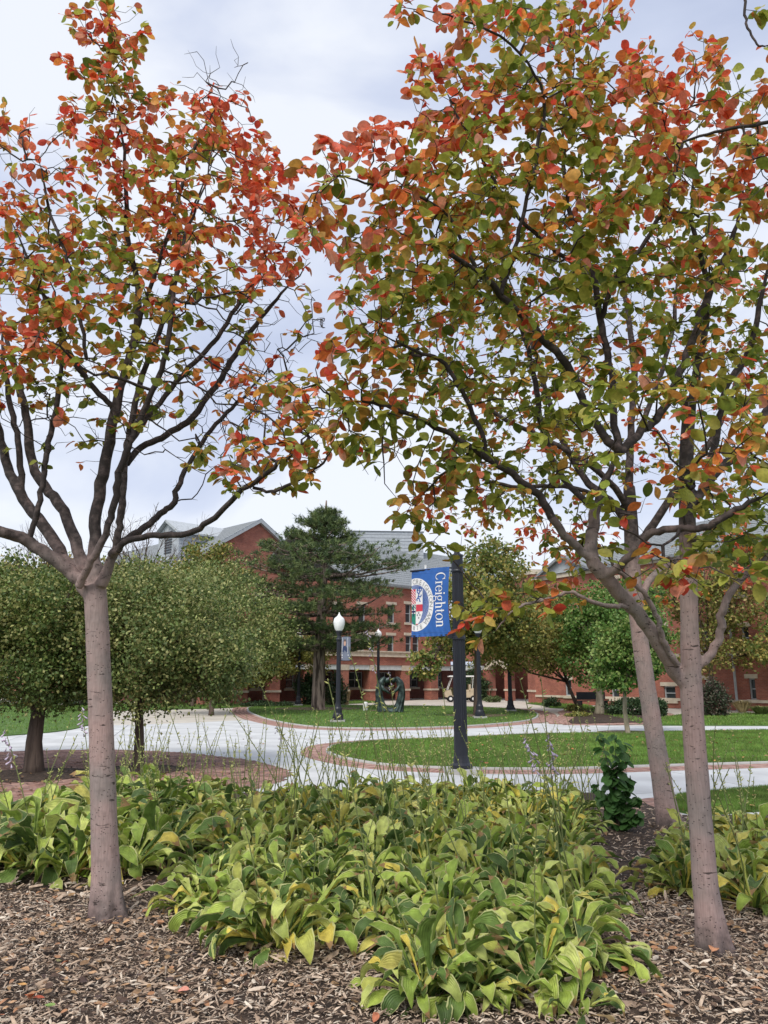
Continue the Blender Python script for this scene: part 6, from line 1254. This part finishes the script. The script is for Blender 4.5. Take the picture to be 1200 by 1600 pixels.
# where the clumps stand (picture places of their crowns on the ground)
areas = [([(250, 1450), (330, 1485), (470, 1500), (540, 1490), (600, 1555), (690, 1585), (800, 1570), (890, 1540), (930, 1480), (925, 1430), (905, 1380), (890, 1330), (900, 1285), (880, 1262), (640, 1252), (430, 1262), (300, 1290), (330, 1340), (300, 1400)], 'c'),
         ([(25, 1378), (120, 1378), (215, 1370), (290, 1320), (320, 1262), (240, 1258), (150, 1280), (60, 1306), (-20, 1345)], 'l'),
         ([(1050, 1400), (1080, 1405), (1160, 1425), (1260, 1430), (1300, 1330), (1150, 1315), (1080, 1330), (1050, 1350)], 'r')]
pl_ = []
for P, side in areas:
    W2 = GP(P); lo = W2.min(0); hi = W2.max(0)
    for _ in range(4000):
        c = np.array([random.uniform(lo[0], hi[0]), random.uniform(lo[1], hi[1])])
        if not inside(W2, c[None])[0] or any(np.hypot(*(c-gp(*h)[:2])) < rr_ for h, rr_ in (((592, 1515), .30), ((250, 1400), .2), ((600, 1400), .12))): continue
        sp = .38 if c[1] < 6.2 else .41
        if all(np.linalg.norm(c-d[0]) > sp for d in pl_): pl_.append((c, side))
print('hostas', len(pl_))
ROWS = [(5.3, 'front edge'), (6.2, 'second rank'), (7.2, 'middle'), (99, 'back edge')]
def place_words(c, px):
    row = next(w for d, w in ROWS if c[1] < d); x = px[0]
    col = 'near the left trunk' if x < 330 else ('below the pine' if x < 520 else ('below the sculpture' if x < 660 else ('below the banner pole' if x < 790 else 'towards the leafy sapling')))
    return row, col
for (c, side) in pl_:
    far = c[1] > 7.2; px = to_px((c[0], c[1], .2)); row, col = place_words(c, px)
    if side == 'c': g = 'centre bed hostas, %s, %s' % (row, col); lb = 'leafy hosta at the %s of the centre bed, %s' % (row, col)
    elif side == 'l': k_ = 'left of' if px[0] < 165 else 'right of'; g = 'hostas %s the left trunk, %s' % (k_, 'rear' if c[1] > 7 else 'fore'); lb = 'drooping green hosta in the left patch, %s the trunk, %s row' % (k_, 'rear' if c[1] > 7 else 'fore')
    else: k_ = 'left of' if px[0] < 1095 else 'right of'; g = 'hostas %s the right trunk, %s' % (k_, 'rear' if c[1] > 6.5 else 'fore'); lb = 'pale yellowish hosta %s the right front trunk, %s row' % (k_, 'rear' if c[1] > 6.5 else 'fore')
    yl = {'c': .18, 'l': .10, 'r': .36}[side]; yl = .32 if (far and side == 'c') else yl
    if side == 'c' and c[1] < 5.4 and px[0] < 560: yl = .26
    hosta(c[0], c[1], lb, g, scale=random.uniform(.76, 1.24)*(1.38 if side == 'l' else 1.0), nl=random.randint(60, 84) if not far else 48, yellow=yl, brown=.12, stalks=random.choice([0, 1, 2, 2]) if far else random.choice([0, 0, 1]))

# plants one can point at
def pt(x, y): g = gp(x, y); return g[0], g[1]
hosta(*pt(665, 1572), 'frontmost pale green hosta clump at the bottom middle, upright leaf at its centre', None, 1.0, 60, .10, .05, 1)
hosta(*pt(440, 1490), 'hosta clump with large yellowing leaves, right of the left trunk at the front', None, 1.15, 64, .35, .10, 1)
hosta(*pt(905, 1590), 'small pale hosta lying over the mulch at the bottom edge right of centre', None, .7, 22, .2, .1, 0)
hosta(*pt(1065, 1395), 'yellow leaved hosta tuft directly left of the right front trunk', None, .8, 40, .4, .1, 1)
# long stalks that cross the view, rooted in the bed
def long_stalk(x0, y0, x1, y1, Y1d, flowers=0, thick=1.0):
    a = gp(x0, y0); e = at(x1, y1, a[1]+Y1d); n = 9; b = MB(); P = [a+(e-a)*t+np.array([0, 0, .05*math.sin(math.pi*t)]) for t in np.linspace(0, 1, n+1)]; P = [p-a for p in P]
    b.tube(P, np.linspace(.0068, .0030, n+1)*thick, 6)
    for i in range(14): t = random.uniform(.45, 1); Q = np.array([np.interp(t, np.linspace(0, 1, n+1), [p[j] for p in P]) for j in range(3)]); an = random.random()*6.28; d = np.array([math.cos(an), math.sin(an)*.5, .5]); b.tube([Q, Q+d*.016, Q+d*.034], [.002, .006, .001], 4, m=1)
    r = b.build('flower_stem', [stalkm, pod]); r.location = tuple(a)
    for k in range(flowers): f = link('flower', FLW, r); t = 1-k*.07; f.location = tuple(np.array([np.interp(t, np.linspace(0, 1, n+1), [p[j] for p in P]) for j in range(3)])); f.rotation_euler = (0, 0, random.random()*6); f.scale = (.9 if x1 > 800 or x1 < 200 else .5,)*3
    return r
LS_ = [((600, 1490), (512, 1060), 0, 'long dark flower stem leaning left, reaching up beside the pine trunk'), ((640, 1400), (545, 1010), 0, 'long dark hosta stem leaning left past the globe lamp'), ((765, 1450), (600, 1100), 0, 'thick dark stem leaning left across the sculpture'),
       ((905, 1430), (812, 1060), 0, 'dark stem leaning left in front of the arch'), ((880, 1400), (845, 1058), 0, 'upright dark stem just right of the arch lamp'), ((650, 1420), (575, 985), 3, 'stem with lilac flowers reaching to the pine boughs'), ((722, 1330), (690, 1065), 0, 'pale seed stem beside the golf cart'),
       ((640, 1330), (608, 1050), 2, 'stem with faded lilac flowers above the sculpture'), ((500, 1300), (398, 1050), 0, 'thin seed stem left of the small yellow green tree'), ((470, 1290), (340, 1080), 0, 'seed stem leaning left over the pale plaza'), ((900, 1360), (822, 1150), 4, 'stem topped by lilac flowers over the large lawn'),
       ((890, 1400), (858, 1145), 4, 'arched stem with drooping lilac flowers right of centre'), ((60, 1350), (8, 1140), 4, 'stem with lilac flowers at the left edge over the brick court'), ((150, 1320), (128, 1105), 3, 'lilac flower stem touching the left trunk'), ((545, 1330), (432, 1135), 2, 'stem with small lilac buds over the plaza centre'),
       ((1085, 1400), (1040, 1190), 0, 'dry seed stem crossing the leaning back trunk'), ((1170, 1350), (1148, 1180), 0, 'thin stem with yellow leaves right of the pinkish trunk'), ((320, 1290), (255, 1085), 0, 'fine seed stem above the slim round tree trunk'), ((700, 1500), (640, 1190), 0, 'stout stem rising from the front clump'), ((430, 1440), (500, 1120), 0, 'stem leaning right from the yellowing clump')]
for a, e, fl_, lb in [(l[0], l[1], l[2], l[3]) for l in LS_]:
    r = long_stalk(*a, *e, .05, {3: 3, 2: 2, 4: 4}.get(fl_, 0)); tag(r, lb, 'flower stem', 'tall hosta flower stems')
# thicket of finer seed stalks along the back of the bed
for i in range(120):
    x = random.uniform(190, 980); y = random.uniform(1236, 1275); c = gp(x, y); o = link('flower_stem', random.choice(SC)); o.location = (c[0], c[1], hz(c[0], c[1])); s = random.uniform(.75, 1.15); o.scale = (s, s, s); o.rotation_euler = (random.uniform(-.1, .1), random.uniform(-.1, .1), random.choice([math.pi, 0, math.pi, 2.6, .5])+random.uniform(-.5, .5))
    w_ = 'before the brick court' if x < 420 else ('before the pale plaza' if x < 640 else ('around the banner pole' if x < 790 else 'before the large lawn')); tag(o, 'slender seed stalk standing at the back of the hosta bed, '+w_, 'flower stem', 'seed stalks '+w_)

# heart leaved sapling by the back trunk
sp_ = gp(968, 1302); sap = empty('sapling', tuple(sp_)); tag(sap, 'leafy dark green heart leaved sapling standing left of the leaning back trunk', 'sapling')
def heart(seed):
    V = [(0, 0, 0)]; n = 14; r = random.Random(seed); F = []
    for i in range(n+1):
        a = -math.pi+2*math.pi*i/n; rad = .5*(1-.42*math.cos(a+math.pi)**3 if False else 1); x = .5-.5*math.cos(a)*.98-.12*math.exp(-(a/.5)**2)*0; 
        yv = .46*math.sin(a)*(1.0-.35*(x-.35)); V.append((x if abs(a) > .4 else x-.0, yv, -.16*x*x+.10*abs(yv)))
    V = [(.16, 0, .0)]+[(v[0]-(.14 if v[0] < .12 and abs(v[1]) > .05 else 0), v[1], v[2]) for v in V[1:]]
    F = [(0, i, i+1) for i in range(1, n+1)]; return np_mesh('leaf', V, [np.array(F)], M['leaf'])
HM = [heart(1), heart(2)]
b = MB(); stems = []; toppx = [(938, 1150), (960, 1145), (975, 1165), (985, 1215), (950, 1200), (968, 1190), (995, 1245), (930, 1230), (1000, 1275), (945, 1250)]
for (x, y) in toppx:
    e = at(x, y, sp_[1]+random.uniform(-.25, .25))-sp_; m_ = e*.5+np.array([random.uniform(-.05, .05), 0, .05]); P = smooth_loop([np.zeros(3), m_, e], 6, closed=False); b.tube(P, np.linspace(.008, .002, len(P)), 5); stems.append(P)
b.build('stem', M['farbark'], sap)
for P in stems:
    L_ = len(P)
    for i in range(3, L_):
        for s in (0, 1) if i % 2 else (0, 1, 2):
            a = random.random()*6.28; d = np.array([math.cos(a), math.sin(a), -.55+random.uniform(-.3, .3)]); f = orient(d[None], (np.array([0, -.5, 1])+rng.normal(size=3)*.4)[None])[0]; o = link('leaf', random.choice(HM), sap); o.matrix_basis = Matrix.Translation(Vector((P[i]+rng.normal(size=3)*.02).tolist())) @ Matrix(f.tolist()).to_4x4() @ Matrix.Scale(random.uniform(.07, .125), 4)
            k = random.uniform(.8, 1.25); o.color = (.06*k, .14*k, .035*k, 1)
# fallen leaves, each its own thing
FL = [(1112, 1493, .09, (.62, .30, .16), 'curled pale orange leaf resting against the foot of the right trunk'), (52, 1555, .07, (.62, .16, .06), 'bright orange fallen leaf on the mulch at the lower left'), (48, 1562, .055, (.45, .10, .05), 'dark red fallen leaf beside the orange one at the lower left'), (68, 1572, .055, (.22, .34, .08), 'small green fallen leaf at the lower left'), (25, 1540, .05, (.60, .32, .10), 'small amber fallen leaf near the left edge'), (298, 1553, .06, (.66, .28, .20), 'pinkish fallen leaf below the yellowing hosta clump'), (110, 1503, .05, (.55, .20, .10), 'rusty fallen leaf left of the foreground mulch centre'), (88, 1505, .05, (.34, .32, .14), 'olive fallen leaf between chips left of the near trunk'),
      (66, 1412, .06, (.50, .12, .05), 'red brown fallen leaf in front of the left hosta patch'), (205, 1400, .05, (.52, .14, .06), 'red fallen leaf just right of the left trunk foot'), (985, 1478, .07, (.60, .28, .18), 'pale pink fallen leaf on the path of mulch left of the right trunk'), (1015, 1388, .05, (.70, .35, .05), 'bright amber fallen leaf on the narrow mulch path'), (1150, 1475, .06, (.50, .26, .16), 'tan orange fallen leaf just right of the right trunk foot'), (965, 1525, .06, (.45, .18, .10), 'rust brown fallen leaf near the bottom right chips'), (590, 1590, .06, (.50, .18, .10), 'reddish fallen leaf at the bottom edge near the middle'), (1085, 1545, .045, (.55, .30, .12), 'small golden fallen leaf at the lower right'), (10, 1585, .05, (.58, .2, .1), 'orange fallen leaf in the bottom left corner')]
FM = [np_mesh('fallen_leaf', V, [F], M['fallen'], smooth=True) for V, F in LT]
for i, (x, y, s, c, lb) in enumerate(FL):
    p = gp(x, y, .05); o = link('fallen_leaf', FM[i % 6]); o.location = (p[0], p[1], hz(p[0], p[1])+.030+.1*s); o.rotation_euler = (random.uniform(-.3, .3), random.uniform(-.3, .3), random.random()*6.28); o.scale = (s, s, s); o.color = (*c, 1); tag(o, lb, 'fallen leaf', 'fallen leaves on the mulch')
print('hosta leaves', nleaf, 'objects', len(bpy.data.objects))

# litter: small dry leaves lying about on the brick court, walks and turf
def litter(name, n, poly, z, s0, s1, cols, label):
    P = np.asarray(poly); lo = P.min(0); hi = P.max(0); q = lo+(hi-lo)*rng.random((n*4, 2)); q = q[inside(P, q)][:n]; n = len(q); V = []; F = []; C = []; vo = 0
    for p in q:
        tv, tf = LT[random.randrange(6)]; s = random.uniform(s0, s1); a = random.random()*6.28; R_ = Matrix.Rotation(a, 3, 'Z') @ Matrix.Rotation(random.uniform(-.3, .3), 3, 'X'); v = (tv*s) @ np.array(R_).T; v[:, 2] += z+.18*s; v[:, :2] += p; V.append(v); F.append(tf+vo); vo += len(v); C.append(np.tile(random.choice(cols), (len(v), 1)))
    o = link(name, np_mesh(name, np.concatenate(V), [np.concatenate(F)], M['fallen'], attrs={'lc': np.concatenate(C)})); o.color = (0, 0, 0, 1); tag(o, label, 'leaf litter', kind='stuff')
dry = [(.10, .06, .04), (.16, .10, .06), (.25, .15, .08), (.34, .20, .09), (.08, .05, .04)]
litter('leaf_litter', 800, GP([(-60, 1270), (-60, 1190), (60, 1182), (240, 1180), (330, 1188), (400, 1200), (330, 1240), (140, 1270)]), .016, .03, .075, dry, 'small dry brown leaves scattered over the brick court')
litter('leaf_litter', 500, lawn2, .07, .05, .09, dry+[(.6, .3, .1), (.5, .15, .06)], 'fallen leaves dotted over the large lawn')
litter('leaf_litter', 120, lawn4, .07, .04, .07, dry+[(.6, .3, .1), (.5, .15, .06)], 'fallen leaves on the small front lawn at the right')
litter('leaf_litter', 110, GP([(200, 1160), (500, 1145), (1100, 1147), (900, 1230), (450, 1230)]), .004, .05, .08, dry, 'few dry leaves lying on the pale concrete walks')
litter('leaf_litter', 380, bed_poly[:-2]*np.array([1, .9]) if False else GP([(0, 1600), (0, 1400), (200, 1400), (420, 1520), (640, 1598)]), .05, .03, .06, dry+[(.5, .3, .16), (.40, .2, .1)], 'dry leaf scraps among the mulch at the lower left')
litter('leaf_litter', 320, GP([(900, 1600), (930, 1450), (990, 1340), (1050, 1400), (1200, 1470), (1200, 1600)]), .05, .03, .06, dry+[(.5, .3, .16), (.40, .2, .1)], 'dry leaf scraps among the mulch at the lower right')
for x, y, r_, lb in ((52, 1212, 1.0, 0), (216, 1204, .8, 0)):  # dark soil patches; their colour also holds the shade under the round trees
    c = gp(x, y); poly_mesh('soil_shade_patch', [(c[0]+r_*math.cos(a), c[1]+r_*math.sin(a)) for a in np.linspace(0, 6.283, 25)[:-1]], .022, M['soil'], thick=.02)
